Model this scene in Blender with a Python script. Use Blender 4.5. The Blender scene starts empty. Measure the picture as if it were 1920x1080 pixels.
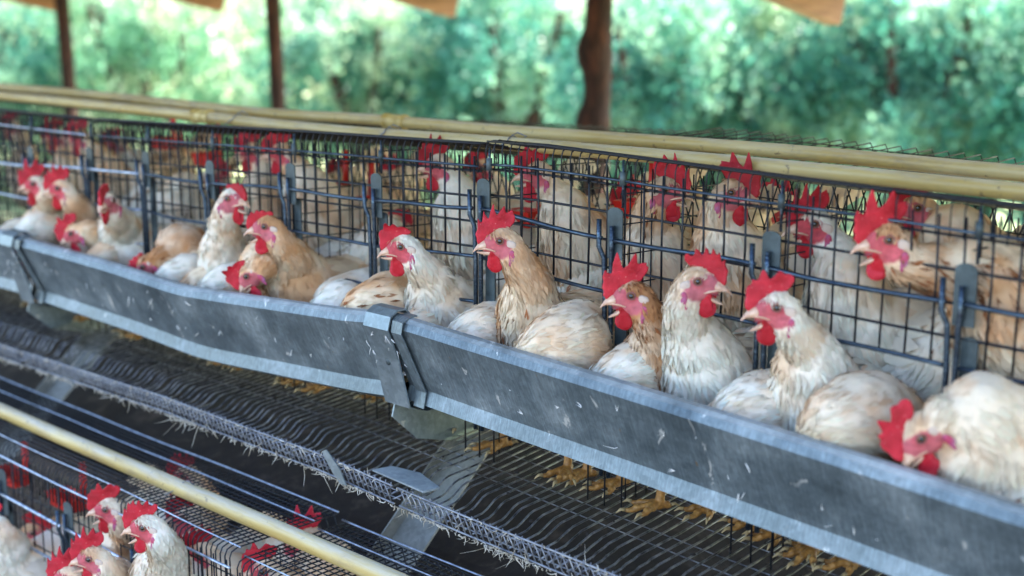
import bpy, bmesh, math, random
import numpy as np
from mathutils import Vector, Matrix, noise
random.seed(7); RNG = np.random.default_rng(7)
SC = bpy.context.scene; COL = SC.collection

# ------------------------------------------------------------------ camera
H = 1.8                                   # eye height above the earth floor
F_PX, VPX, VPY = 2500.0, -1700.0, 25.0    # focal length and vanishing point of the cage rows, 1920x1080 picture
PITCH = math.atan((540 - VPY) / F_PX)
CP, SP = math.cos(PITCH), math.sin(PITCH)
YAW = math.atan((960 - VPX) / (F_PX / CP))
CY, SY = math.cos(YAW), math.sin(YAW)
FWD = Vector((-CY, SY, 0)); RGT = Vector((SY, CY, 0)); UP = Vector((0, 0, 1))
cam = bpy.data.cameras.new('camera'); cam_o = bpy.data.objects.new('camera', cam); COL.objects.link(cam_o)
cam_o.location = (0, 0, H)
look = FWD * CP - UP * SP
cam_o.rotation_euler = look.to_track_quat('-Z', 'Y').to_euler()
cam.sensor_width = 36.0; cam.lens = 36.0 * F_PX / 1920.0
cam.clip_start = 0.05; cam.clip_end = 400
cam.dof.use_dof = True; cam.dof.focus_distance = 2.12; cam.dof.aperture_fstop = 46.9 / 20.5
SC.camera = cam_o

# ------------------------------------------------------------------ light
world = bpy.data.worlds.new('World'); SC.world = world; world.use_nodes = True
nt = world.node_tree; bg = nt.nodes['Background']
sky = nt.nodes.new('ShaderNodeTexSky'); sky.sky_type = 'NISHITA'; sky.sun_disc = False
SUN_EL, SUN_AZ = math.radians(50), math.radians(68)     # azimuth measured from +X
sky.sun_elevation = SUN_EL; sky.sun_rotation = math.pi / 2 - SUN_AZ
sky.air_density = 1.0; sky.dust_density = 1.5
nt.links.new(sky.outputs[0], bg.inputs[0]); bg.inputs[1].default_value = 0.13
sl = bpy.data.lights.new('sun', 'SUN'); sl.energy = 5.0; sl.angle = math.radians(0.5); sl.color = (1, .95, .86)
so = bpy.data.objects.new('sun', sl); COL.objects.link(so)
sd = Vector((math.cos(SUN_EL) * math.cos(SUN_AZ), math.cos(SUN_EL) * math.sin(SUN_AZ), math.sin(SUN_EL)))
so.rotation_euler = sd.to_track_quat('Z', 'Y').to_euler(); so.location = (0, 4, 8)
SC.view_settings.view_transform = 'Standard'; SC.view_settings.look = 'None'
SC.view_settings.exposure = 2.7; SC.view_settings.gamma = 1.0
SC.view_settings.use_curve_mapping = False
SC.render.engine = 'CYCLES'
SC.cycles.use_denoising = True; SC.cycles.max_bounces = 8; SC.cycles.diffuse_bounces = 2
SC.cycles.transparent_max_bounces = 8
SC.cycles.sample_clamp_indirect = 6

# ------------------------------------------------------------------ helpers
def ray(px, py):
    x = (px - 960) / F_PX; y = -(py - 540) / F_PX
    f = CP + SP * y; u = -SP + CP * y
    return Vector((-CY * f + SY * x, SY * f + CY * x, u))
def at(px, py, Y):
    """the point of the vertical plane Y that the photograph shows at pixel px, py"""
    r = ray(px, py); return Vector((0, 0, H)) + r * (Y / r.y)
def interp(x, pts):
    xs = [p[0] for p in pts]; ys = [p[1] for p in pts]
    return np.interp(x, xs, ys)

class MB:
    def __init__(self): self.v = []; self.f = []; self.n = 0
    def add(self, V, Fs):
        V = np.asarray(V, float).reshape(-1, 3)
        self.v.append(V); n = self.n
        self.f.extend([[i + n for i in f] for f in (Fs.tolist() if hasattr(Fs, 'tolist') else Fs)])
        self.n += len(V)
    def tubes(self, P, r, n=5, ref=(0, 0, 1), caps=True):
        """P (M,K,3): M polylines of K points; r scalar or (K,)"""
        P = np.asarray(P, float)
        if P.ndim == 2: P = P[None]
        M, K, _ = P.shape
        T = np.empty_like(P); T[:, 1:-1] = P[:, 2:] - P[:, :-2]; T[:, 0] = P[:, 1] - P[:, 0]; T[:, -1] = P[:, -1] - P[:, -2]
        T /= np.linalg.norm(T, axis=2, keepdims=True) + 1e-12
        A = np.cross(np.asarray(ref, float), T); A /= np.linalg.norm(A, axis=2, keepdims=True) + 1e-9
        B = np.cross(T, A)
        an = np.arange(n) * 2 * math.pi / n + .3
        R = np.broadcast_to(np.asarray(r, float), (K,))[None, :, None, None]
        V = P[:, :, None, :] + R * (np.cos(an)[None, None, :, None] * A[:, :, None, :] + np.sin(an)[None, None, :, None] * B[:, :, None, :])
        m, k, j = np.meshgrid(np.arange(M), np.arange(K - 1), np.arange(n), indexing='ij')
        base = (m * K + k) * n; j2 = (j + 1) % n
        Q = np.stack([base + j, base + j2, base + n + j2, base + n + j], -1).reshape(-1, 4)
        Fs = Q.tolist()
        if caps:
            for mm in range(M):
                s = mm * K * n; Fs.append([s + i for i in range(n)][::-1]); e = s + (K - 1) * n; Fs.append([e + i for i in range(n)])
        self.add(V, Fs)
    def box(self, c, s, R=None):
        c = Vector(c); hs = Vector(s) / 2; vs = []
        for z in (-1, 1):
            for y in (-1, 1):
                for x in (-1, 1):
                    p = Vector((x * hs.x, y * hs.y, z * hs.z))
                    if R: p = R @ p
                    vs.append(c + p)
        self.add([tuple(v) for v in vs], [[0, 2, 3, 1], [4, 5, 7, 6], [0, 1, 5, 4], [2, 6, 7, 3], [0, 4, 6, 2], [1, 3, 7, 5]])
    def ball(self, c, r, seg=12, rings=8, R=None):
        r = (r, r, r) if isinstance(r, (int, float)) else r
        V = []; Fs = []
        for i in range(rings + 1):
            t = math.pi * i / rings
            for j in range(seg):
                p = 2 * math.pi * j / seg
                q = Vector((math.sin(t) * math.cos(p) * r[0], math.sin(t) * math.sin(p) * r[1], math.cos(t) * r[2]))
                if R: q = R @ q
                V.append((q.x + c[0], q.y + c[1], q.z + c[2]))
        for i in range(rings):
            for j in range(seg):
                a = i * seg + j; b = i * seg + (j + 1) % seg
                Fs.append([a, a + seg, b + seg, b])
        self.add(V, Fs)
    def sheet(self, prof, xs, zoff, th=.0018):
        """a profile of (Y, Z) points swept along X with a height offset per X, given a thickness"""
        prof = np.asarray(prof, float); K = len(prof)
        d = np.gradient(prof, axis=0); nrm = np.stack([-d[:, 1], d[:, 0]], 1); nrm /= np.linalg.norm(nrm, axis=1, keepdims=True)
        inner = prof + nrm * th
        loop = np.concatenate([prof, inner[::-1]]); L = len(loop)
        V = np.array([[(x, p[0], p[1] + z) for p in loop] for x, z in zip(xs, zoff)])
        Fs = []
        for i in range(len(xs) - 1):
            for j in range(L):
                a = i * L + j; b = i * L + (j + 1) % L
                Fs.append([a, b, b + L, a + L])
        Fs.append(list(range(L))[::-1]); Fs.append([(len(xs) - 1) * L + j for j in range(L)])
        self.add(V, Fs)
    def data(self, name, mat, off=(0, 0, 0), smooth=False):
        me = bpy.data.meshes.new(name)
        V = np.concatenate(self.v) - np.asarray(off, float)
        me.from_pydata(V.tolist(), [], self.f); me.materials.append(mat)
        if smooth: me.polygons.foreach_set('use_smooth', [True] * len(me.polygons))
        me.update(); return me
    def build(self, name, mat, parent=None, kind=None, smooth=False, label=None):
        off = wloc(parent)
        o = bpy.data.objects.new(name, self.data(name, mat, off, smooth)); COL.objects.link(o)
        if parent: o.parent = parent
        if kind: o['kind'] = kind
        if label: o['label'] = label
        return o
def wloc(p):
    l = Vector((0, 0, 0))
    while p: l = l + p.location; p = p.parent
    return tuple(l)
def tag(o, label, cat, group=None, kind=None):
    o['label'] = label; o['category'] = cat
    if group: o['group'] = group
    if kind: o['kind'] = kind
    return o
def thing(name, loc, label, cat, group=None):
    o = bpy.data.objects.new(name, None); COL.objects.link(o); o.location = loc; o.empty_display_size = .05
    return tag(o, label, cat, group)
def place(name, data, parent, M):
    """a part that shares mesh data, set at world matrix M under a parent that only translates"""
    o = bpy.data.objects.new(name, data); COL.objects.link(o); o.parent = parent
    W = Matrix(); p = parent
    while p: W = p.matrix_basis @ W; p = p.parent
    o.matrix_basis = W.inverted() @ M
    return o
def structure(name, mb, mat, smooth=False):
    o = mb.build(name, mat, None, 'structure', smooth); return o

# ------------------------------------------------------------------ materials
def mat(name, base=(.5, .5, .5), rough=.6, metal=0, spec=.5):
    m = bpy.data.materials.new(name); m.use_nodes = True
    b = m.node_tree.nodes['Principled BSDF']
    b.inputs['Base Color'].default_value = (*base, 1); b.inputs['Roughness'].default_value = rough
    b.inputs['Metallic'].default_value = metal; b.inputs['Specular IOR Level'].default_value = spec
    return m, m.node_tree, b
def N(t, typ, **kw):
    n = t.nodes.new(typ)
    for k, v in kw.items():
        if hasattr(n, k): setattr(n, k, v)
        else: n.inputs[k.replace('_', ' ')].default_value = v
    return n
def coords(t, scale=(1, 1, 1), rot=(0, 0, 0)):
    tc = t.nodes.new('ShaderNodeTexCoord'); mp = t.nodes.new('ShaderNodeMapping')
    mp.inputs['Scale'].default_value = scale; mp.inputs['Rotation'].default_value = rot
    t.links.new(tc.outputs['Object'], mp.inputs['Vector']); return mp.outputs[0]
def noise_n(t, vec, scale, detail=4, rough=.55, dist=0):
    n = N(t, 'ShaderNodeTexNoise'); n.inputs['Scale'].default_value = scale; n.inputs['Detail'].default_value = detail
    n.inputs['Roughness'].default_value = rough; n.inputs['Distortion'].default_value = dist
    t.links.new(vec, n.inputs['Vector']); return n.outputs['Fac']
def ramp(t, fac, stops):
    r = N(t, 'ShaderNodeValToRGB'); cr = r.color_ramp
    while len(cr.elements) < len(stops): cr.elements.new(.5)
    for e, (p, c) in zip(cr.elements, stops):
        e.position = p; e.color = (*c, 1) if len(c) == 3 else c
    t.links.new(fac, r.inputs[0]); return r.outputs[0]
def mix(t, fac, a, b, mode='MIX'):
    m = N(t, 'ShaderNodeMix'); m.data_type = 'RGBA'; m.blend_type = mode
    for s, v in ((0, fac), (6, a), (7, b)):
        if isinstance(v, (int, float)): m.inputs[s].default_value = v
        elif isinstance(v, tuple): m.inputs[s].default_value = (*v, 1)
        else: t.links.new(v, m.inputs[s])
    return m.outputs[2]
def bump(t, b, h, strength=.3, dist=.002):
    n = N(t, 'ShaderNodeBump'); n.inputs['Strength'].default_value = strength; n.inputs['Distance'].default_value = dist
    t.links.new(h, n.inputs['Height']); t.links.new(n.outputs[0], b.inputs['Normal'])

# dark wire of the cages, with dust and a few rust flecks
M_WIRE, t, b = mat('dark_wire', (.010, .012, .018), .45, .25)
v = coords(t); n1 = noise_n(t, v, 60, 3)
t.links.new(ramp(t, n1, [(.35, (.006, .007, .012)), (.62, (.013, .015, .022)), (.80, (.05, .036, .028))]), b.inputs['Base Color'])
t.links.new(ramp(t, n1, [(.3, (.36,) * 3), (.75, (.65,) * 3)]), b.inputs['Roughness'])
# thicker blue-grey steel bars
M_BAR, t, b = mat('steel_bar', (.1, .13, .19), .34, .8)
v = coords(t, (6, 60, 60)); n1 = noise_n(t, v, 5, 5)
t.links.new(ramp(t, n1, [(.3, (.02, .03, .05)), (.55, (.055, .08, .115)), (.8, (.2, .27, .33))]), b.inputs['Base Color'])
t.links.new(ramp(t, noise_n(t, coords(t), 90, 3), [(.3, (.26,) * 3), (.8, (.55,) * 3)]), b.inputs['Roughness'])
# galvanised wire, pale because sky glints are put into its colour
M_GLINT, t, b = mat('sky_glint_wire', (.5, .55, .66), .32, .85)
t.links.new(ramp(t, noise_n(t, coords(t), 70, 4), [(.3, (.22, .26, .34)), (.6, (.5, .56, .68)), (.8, (.7, .76, .86))]), b.inputs['Base Color'])
# tray wire: grey with dust
M_TRAY, t, b = mat('dusty_tray_wire', (.2, .21, .25), .5, .6)
t.links.new(ramp(t, noise_n(t, coords(t), 45, 4), [(.3, (.12, .125, .15)), (.55, (.28, .29, .33)), (.75, (.46, .44, .42))]), b.inputs['Base Color'])

# floor wire: bare dark steel with a sheen
M_FLOOR, t, b = mat('floor_wire', (.09, .095, .12), .32, .75)
t.links.new(ramp(t, noise_n(t, coords(t), 55, 4), [(.3, (.04, .042, .05)), (.5, (.20, .205, .23)), (.75, (.46, .45, .45))]), b.inputs['Base Color'])

def galv(name, dark, mid, light, streak=True, metal=.45, rough=.48, splat=True):
    m, t, b = mat(name, mid, rough, metal)
    v = coords(t)
    vo = N(t, 'ShaderNodeTexVoronoi'); vo.inputs['Scale'].default_value = 140; t.links.new(v, vo.inputs['Vector'])
    n1 = noise_n(t, v, 9, 6, .65)
    c = ramp(t, n1, [(.25, dark), (.5, mid), (.78, light)])
    sp = N(t, 'ShaderNodeSeparateColor'); t.links.new(vo.outputs['Color'], sp.inputs[0])
    c = mix(t, .4, c, ramp(t, sp.outputs[0], [(0, (.45, .45, .45)), (1, (1, 1, 1))]), 'MULTIPLY')
    if streak:
        # fine drawn scratches running slantwise down the sheet
        s1 = noise_n(t, coords(t, (330, 10, 34), (0, math.radians(-32), 0)), 1.0, 5, .75)
        c = mix(t, .6, c, ramp(t, s1, [(.3, (.42, .43, .45)), (.5, (.85, .85, .88)), (.70, (1.45, 1.47, 1.5))]), 'MULTIPLY')
    if splat:
        w = coords(t, (30, 22, 15), (0, math.radians(-25), 0))
        d = noise_n(t, w, 1.0, 7, .62, .6)
        c = mix(t, ramp(t, d, [(.645, (0,) * 3), (.685, (.9,) * 3)]), c, (.60, .60, .58))
        d2 = noise_n(t, coords(t, (70, 60, 40)), 1.0, 5, .6, .4)
        c = mix(t, ramp(t, d2, [(.70, (0,) * 3), (.74, (.8,) * 3)]), c, (.24, .15, .07))
    t.links.new(c, b.inputs['Base Color'])
    t.links.new(ramp(t, n1, [(.3, (rough - .12,) * 3), (.8, (rough + .2,) * 3)]), b.inputs['Roughness'])
    bump(t, b, noise_n(t, coords(t), 120, 3), .12, .001)
    return m
M_GALV = galv('galvanised_sheet', (.085, .11, .122), (.19, .235, .255), (.38, .435, .455), metal=.45, rough=.42)
M_PLATE = galv('galvanised_plate', (.03, .045, .05), (.065, .09, .10), (.16, .20, .21), False, .4, .5, False)
M_STRAP = galv('galvanised_strap', (.15, .19, .21), (.27, .325, .355), (.42, .475, .50), False, .6, .42)
M_LIP = galv('skylit_lip_zinc', (.17, .20, .21), (.34, .375, .385), (.50, .53, .53), False, .25, .5)  # paler than the trough sheet: sky light on the lip put into colour
M_LEGBAR = galv('dirty_galvanised_bar', (.14, .13, .11), (.3, .3, .27), (.42, .42, .38), False, .3, .6)

M_PIPE, t, b = mat('yellowed_plastic_pipe', (.66, .54, .28), .38, 0)
v = coords(t, (1.5, 14, 14)); n1 = noise_n(t, v, 3, 5)
c = ramp(t, n1, [(.25, (.42, .27, .07)), (.5, (.54, .39, .14)), (.8, (.62, .50, .26))])
c = mix(t, ramp(t, noise_n(t, coords(t), 60, 4), [(.64, (0,) * 3), (.70, (.8,) * 3)]), c, (.16, .10, .05))
c = mix(t, ramp(t, noise_n(t, coords(t, (2, 8, 8)), 5, 6, .75), [(.5, (0,) * 3), (.68, (.65,) * 3)]), c, (.30, .22, .13))
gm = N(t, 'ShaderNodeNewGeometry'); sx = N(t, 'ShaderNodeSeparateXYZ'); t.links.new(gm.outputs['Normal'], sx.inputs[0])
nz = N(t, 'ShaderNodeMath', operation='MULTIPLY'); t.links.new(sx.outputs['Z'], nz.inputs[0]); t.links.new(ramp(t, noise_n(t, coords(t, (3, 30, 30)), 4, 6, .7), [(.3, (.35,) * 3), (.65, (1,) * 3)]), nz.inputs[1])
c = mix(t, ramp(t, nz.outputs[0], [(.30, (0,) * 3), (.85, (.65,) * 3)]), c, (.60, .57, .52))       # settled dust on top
t.links.new(c, b.inputs['Base Color'])
M_COUP, t, b = mat('yellow_pipe_coupling', (.60, .42, .12), .35)
t.links.new(ramp(t, noise_n(t, coords(t), 50, 4), [(.3, (.45, .29, .07)), (.7, (.66, .50, .20))]), b.inputs['Base Color'])

M_RED, t, b = mat('comb_skin', (.66, .035, .05), .55, 0, .3)
v = coords(t); n1 = noise_n(t, v, 160, 5); n0 = noise_n(t, v, 40, 3)
c = ramp(t, n0, [(.3, (.36, .006, .013)), (.6, (.56, .016, .030)), (.85, (.66, .05, .068))])
c = mix(t, ramp(t, noise_n(t, v, 320, 2), [(.70, (0,) * 3), (.76, (.6,) * 3)]), c, (.85, .42, .36))
oi = N(t, 'ShaderNodeObjectInfo')
c = mix(t, 1, c, ramp(t, oi.outputs['Random'], [(0, (.72, .55, .6)), (.4, (1, 1, 1)), (.8, (1.06, 1.5, 1.5)), (1, (.88, .8, .9))]), 'MULTIPLY')
t.links.new(c, b.inputs['Base Color']); bump(t, b, n1, .9, .002)
b.inputs['Subsurface Weight'].default_value = .1; b.inputs['Subsurface Radius'].default_value = (.004, .001, .001); b.inputs['Subsurface Scale'].default_value = 1
M_LOBE, t, b = mat('ear_lobe_skin', (.62, .09, .20), .5)
t.links.new(ramp(t, noise_n(t, coords(t), 60, 3), [(.35, (.48, .03, .07)), (.6, (.40, .09, .20)), (.8, (.48, .26, .40))]), b.inputs['Base Color'])
M_EARTUFT, t, b = mat('ear_tuft', (.62, .47, .38), .85)
M_BEAK, t, b = mat('beak_horn', (.74, .50, .36), .4)
t.links.new(ramp(t, noise_n(t, coords(t, (40, 200, 90)), 1, 4), [(.3, (.52, .26, .16)), (.55, (.76, .50, .36)), (.8, (.84, .68, .54))]), b.inputs['Base Color'])
M_TONGUE, t, b = mat('mouth_lining', (.30, .06, .08), .4)
M_IRIS, t, b = mat('eye_iris', (.30, .12, .025), .12); b.inputs['Coat Weight'].default_value = 1
M_PUPIL, t, b = mat('eye_pupil', (.004, .004, .005), .06); b.inputs['Coat Weight'].default_value = 1
M_LID, t, b = mat('eyelid_skin', (.22, .08, .08), .6)
M_LEG, t, b = mat('scaly_leg', (.62, .36, .12), .5)
v = coords(t, (1, 1, 1)); vo = N(t, 'ShaderNodeTexVoronoi'); vo.inputs['Scale'].default_value = 210; t.links.new(v, vo.inputs['Vector'])
c = ramp(t, noise_n(t, v, 35, 4), [(.3, (.28, .12, .025)), (.55, (.54, .26, .065)), (.8, (.66, .42, .16))])
c = mix(t, .55, c, ramp(t, vo.outputs['Distance'], [(.0, (1, 1, 1)), (.7, (.35, .3, .28))]), 'MULTIPLY')
t.links.new(c, b.inputs['Base Color']); bump(t, b, vo.outputs['Distance'], -.5, .0012)
M_CLAW, t, b = mat('claw_horn', (.42, .30, .15), .4)

def attr_mat(name, transl):
    m, t, b = mat(name, (.8, .7, .6), .85, 0, .25)
    a = N(t, 'ShaderNodeAttribute'); a.attribute_name = 'Col'
    hs = noise_n(t, coords(t), 55, 4)
    c = mix(t, .35, a.outputs['Color'], ramp(t, hs, [(.3, (.78, .74, .70)), (.7, (1.08, 1.06, 1.05))]), 'MULTIPLY')
    t.links.new(c, b.inputs['Base Color'])
    if transl:
        tr = N(t, 'ShaderNodeBsdfTranslucent'); t.links.new(c, tr.inputs['Color'])
        mx = N(t, 'ShaderNodeMixShader'); mx.inputs[0].default_value = transl
        out = t.nodes['Material Output']
        t.links.new(b.outputs[0], mx.inputs[1]); t.links.new(tr.outputs[0], mx.inputs[2]); t.links.new(mx.outputs[0], out.inputs['Surface'])
    else:
        wv = noise_n(t, coords(t), 420, 4); bump(t, b, wv, .5, .0012)
        b.inputs['Subsurface Weight'].default_value = .12; b.inputs['Subsurface Radius'].default_value = (.004, .002, .0015); b.inputs['Subsurface Scale'].default_value = 1
    return m
M_BODY = attr_mat('hen_skin_and_down', 0)
M_FEATH = attr_mat('hen_feathers', .22)

M_PLASTIC, t, b = mat('red_plastic', (.62, .02, .012), .35)
M_WOOD, t, b = mat('weathered_plank', (.5, .25, .09), .7)
v = coords(t, (30, 3, 30)); t.links.new(ramp(t, noise_n(t, v, 1.5, 6, .7), [(.3, (.10, .04, .014)), (.5, (.26, .11, .04)), (.75, (.42, .22, .10))]), b.inputs['Base Color'])
M_BARK, t, b = mat('rough_pole_bark', (.1, .04, .025), .85)
v = coords(t, (14, 14, 3)); n1 = noise_n(t, v, 2, 7, .7)
t.links.new(ramp(t, n1, [(.32, (.010, .006, .005)), (.5, (.045, .017, .011)), (.70, (.15, .05, .026))]), b.inputs['Base Color']); bump(t, b, n1, .8, .01)
M_ROOF, t, b = mat('roof_sheet', (.4, .4, .42), .5, .4)
M_EARTH, t, b = mat('earth_floor', (.05, .035, .025), .95)
v = coords(t); n1 = noise_n(t, v, 5, 8, .7)
t.links.new(ramp(t, n1, [(.3, (.022, .015, .012)), (.55, (.06, .04, .03)), (.8, (.14, .11, .09))]), b.inputs['Base Color']); bump(t, b, n1, .7, .03)
M_GRASS, t, b = mat('dry_grass_ground', (.32, .36, .2), .95)
v = coords(t); n1 = noise_n(t, v, 1.4, 8, .7)
t.links.new(ramp(t, n1, [(.3, (.10, .17, .08)), (.5, (.34, .38, .2)), (.72, (.62, .60, .42))]), b.inputs['Base Color'])
M_BOUNCE_EARTH, t, b = mat('dark_bounce_earth', (.24, .2, .18), .95)
v = coords(t); n1 = noise_n(t, v, 2.5, 8, .7)
t.links.new(ramp(t, n1, [(.3, (.045, .038, .034)), (.55, (.085, .07, .062)), (.8, (.14, .12, .105))]), b.inputs['Base Color'])
M_MANURE, t, b = mat('manure_crust', (.1, .07, .05), .9)
v = coords(t); n1 = noise_n(t, v, 14, 7, .7)
t.links.new(ramp(t, n1, [(.3, (.012, .009, .008)), (.55, (.03, .022, .018)), (.70, (.10, .075, .06)), (.82, (.4, .36, .33))]), b.inputs['Base Color']); bump(t, b, n1, .6, .01)
M_FEED, t, b = mat('mash_feed', (.42, .29, .14), .95)
v = coords(t); n1 = noise_n(t, v, 160, 4); t.links.new(ramp(t, n1, [(.3, (.2, .12, .05)), (.7, (.55, .42, .22))]), b.inputs['Base Color']); bump(t, b, n1, .8, .003)
M_DOWN, t, b = mat('white_down', (.72, .70, .67), .9)
M_FLUFF, t, b = mat('dust_and_fluff', (.50, .45, .37), .95)
t.links.new(ramp(t, noise_n(t, coords(t), 40, 3), [(.3, (.34, .28, .20)), (.7, (.68, .63, .55))]), b.inputs['Base Color'])

def leaf_mat(name, cols, pale, deep, transl=.5):
    m, t, b = mat(name, cols[0], .45)
    gi = N(t, 'ShaderNodeNewGeometry')
    c = ramp(t, gi.outputs['Random Per Island'], [(i / len(cols) + .001, c) for i, c in enumerate(cols)])
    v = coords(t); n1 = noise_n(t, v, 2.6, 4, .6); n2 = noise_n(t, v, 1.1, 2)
    c2 = mix(t, ramp(t, n1, [(.34, (0,) * 3), (.56, (.85,) * 3)]), c, pale)  # pale patches painted in for sky gaps and sunlit leaves
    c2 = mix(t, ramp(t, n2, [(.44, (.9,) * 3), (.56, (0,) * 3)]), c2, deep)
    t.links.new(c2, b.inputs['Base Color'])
    tr = N(t, 'ShaderNodeBsdfTranslucent'); t.links.new(c2, tr.inputs['Color'])
    mx = N(t, 'ShaderNodeMixShader'); mx.inputs[0].default_value = transl
    t.links.new(b.outputs[0], mx.inputs[1]); t.links.new(tr.outputs[0], mx.inputs[2]); t.links.new(mx.outputs[0], t.nodes['Material Output'].inputs['Surface'])
    return m
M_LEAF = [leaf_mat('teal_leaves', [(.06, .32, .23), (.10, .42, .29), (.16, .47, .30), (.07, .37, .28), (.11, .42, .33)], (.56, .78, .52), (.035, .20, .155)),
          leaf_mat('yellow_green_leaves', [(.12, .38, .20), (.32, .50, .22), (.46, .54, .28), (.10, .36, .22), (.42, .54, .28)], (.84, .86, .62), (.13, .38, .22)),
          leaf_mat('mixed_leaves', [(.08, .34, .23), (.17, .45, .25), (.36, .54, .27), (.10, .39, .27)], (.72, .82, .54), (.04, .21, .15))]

# ------------------------------------------------------------------ the setting: ground, shed, background
g = MB(); g.add([(-16, -.3, 0), (6, -.3, 0), (6, 4.6, 0), (-16, 4.6, 0)], [[0, 1, 2, 3]]); structure('shed_floor', g, M_EARTH)
g = MB(); g.add([(-150, -150, -.004), (150, -150, -.004), (150, 150, -.004), (-150, 150, -.004)], [[0, 1, 2, 3]]); structure('ground', g, M_GRASS)
g = MB(); g.add([(-30, -30, 0), (20, -30, 0), (20, -.304, 0), (-30, -.304, 0)], [[0, 1, 2, 3]]); structure('bounce_yard', g, M_BOUNCE_EARTH)  # unseen earth strip, added to cut green and fill in the bounce light

# shed roof: corrugated sheet on rafters, ridge above the double row of cages
EAVE_Y, EAVE_Z, RIDGE_Y = 4.25, H + .10, 2.7
SLOPE = math.tan(math.radians(12))
roof = thing('shed_roof', (-5, RIDGE_Y, EAVE_Z + (EAVE_Y - RIDGE_Y) * SLOPE + .03), 'corrugated metal shed roof above the cages, out of the frame', 'roof')
for name, ys in (('roof_sheet', (EAVE_Y + .1, RIDGE_Y)), ('roof_sheet', (RIDGE_Y, 1.25))):  # roof implied by the rafters; shades the cages, front edge cut for sky light
    m = MB(); nx = 320; xs = np.linspace(-13.5, 3.2, nx); V = []
    for y in ys:
        z0 = EAVE_Z + .02 + (EAVE_Y - RIDGE_Y) * SLOPE - abs(y - RIDGE_Y) * SLOPE
        V += [(x, y, z0 + .012 * math.sin(x * 2 * math.pi / .2)) for x in xs]
    m.add(V, [[i, i + 1, nx + i + 1, nx + i] for i in range(nx - 1)])
    m.build(name, M_ROOF, roof, smooth=True)
rpx = [(1562, 'brown plank end of a roof rafter at the top right, right of the thick pole'),
       (845, 'orange plank end of a roof rafter at the top middle, left of the thick pole'),
       (412, 'pale blurred plank end of a roof rafter between the two thin poles'),
       (105, 'pale blurred plank end of a roof rafter left of the leftmost pole')]
for px, lab in rpx:
    p = at(px, {1562: 47, 845: 32, 412: 22, 105: 22}[px], 4.2)
    x = p.x; m = MB(); ang = math.radians(12)
    L = 1.55; d = Vector((0, -math.cos(ang), math.sin(ang))); nrm = Vector((0, math.sin(ang), math.cos(ang)))
    pr = [p, p + Vector((0, .035, .13)), p + d * L + nrm * .13, p + d * L]
    V = [(q.x - .03, q.y, q.z) for q in pr] + [(q.x + .03, q.y, q.z) for q in pr]
    m.add(V, [[0, 1, 2, 3], [7, 6, 5, 4], [0, 4, 5, 1], [1, 5, 6, 2], [2, 6, 7, 3], [3, 7, 4, 0]])
    o = m.build('roof_rafter', M_WOOD); tag(o, lab, 'rafter', 'rafter ends under the far eave')

# poles of the shed: crooked tree trunks
for (px, r, lab, kn) in ((1122, .051, 'thick crooked tree trunk pole behind the cages with a knot on its left side', 1),
                         (520, .036, 'thin dark tree trunk pole, middle one of the three', 0),
                         (130, .040, 'thin dark tree trunk pole farthest left of the three', 0)):
    p = at(px, 180, 3.85); m = MB(); K = 60; zs = np.linspace(0, 2.05, K); P = []; R = []
    for z in zs:
        wob = .02 * noise.noise((px, z * 1.3, 0)) if kn else .012 * noise.noise((px, z * 1.3, 0))
        lean = (z - 1.6) * (.05 if kn else 0)
        off = RGT * (wob * 1.3 + lean)
        rr = r * (1 + .10 * noise.noise((px * 2, z * 4, 3)))
        if kn:
            rr *= 1 + .42 * math.exp(-((z - 1.40) / .045) ** 2) + .30 * math.exp(-((z - 1.66) / .06) ** 2)
            off = off - RGT * (.016 * math.exp(-((z - 1.40) / .05) ** 2) + .014 * math.exp(-((z - 1.66) / .06) ** 2))
        P.append((p.x + off.x, p.y + off.y, z)); R.append(rr)
    m.tubes(np.array(P), np.array(R), 14, ref=(1, 0, 0))
    o = m.build('shed_pole', M_BARK, smooth=True); tag(o, lab, 'pole', 'trunk poles holding the roof')

# shrubs and trees behind the shed: many leaf faces round a few stems
def leaf_cloud(n, rx, rz, zc, leaf, seed, clumps=26):
    rg = np.random.default_rng(seed)
    cc = rg.normal(size=(clumps, 3)); cc /= np.linalg.norm(cc, axis=1, keepdims=True)
    cc *= (rg.random((clumps, 1)) ** .5) * np.array([[rx, rx, rz]]); cc[:, 2] += zc
    cr = rg.uniform(.16, .42, clumps) * rx
    k = rg.integers(0, clumps, n); d = rg.normal(size=(n, 3)); d /= np.linalg.norm(d, axis=1, keepdims=True)
    P = cc[k] + d * (cr[k] * rg.random(n) ** .45)[:, None]
    P = P[P[:, 2] > .02]; n = len(P)
    a = rg.normal(size=(n, 3)); a[:, 2] -= .4; a /= np.linalg.norm(a, axis=1, keepdims=True)
    s = np.cross(a, rg.normal(size=(n, 3))); s /= np.linalg.norm(s, axis=1, keepdims=True)
    L = leaf * rg.uniform(.6, 1.5, n)[:, None]
    V = np.stack([P, P + a * L * .5 + s * L * .32, P + a * L, P + a * L * .5 - s * L * .32], 1).reshape(-1, 3)
    Q = np.arange(n * 4).reshape(-1, 4); return V, Q
shrub_data = []
for i in range(5):
    V, Q = leaf_cloud(11000, 1.05, 1.25, 1.2, .062, 40 + i, 60)
    m = MB(); m.add(V, Q); crown = m.data('crown', M_LEAF[(0, 1, 2, 0, 2)[i]])
    m = MB()
    for k in range(5):
        a = k * 1.257 + i; P = [(.03 * math.cos(a), .03 * math.sin(a), 0), (.16 * math.cos(a), .16 * math.sin(a), .6), (.5 * math.cos(a + .3), .5 * math.sin(a + .3), 1.6)]
        m.tubes(np.array(P), np.array([.09, .06, .024]), 6, ref=(1, 0, 0))
    shrub_data.append((crown, m.data('trunk', M_BARK)))
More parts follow.
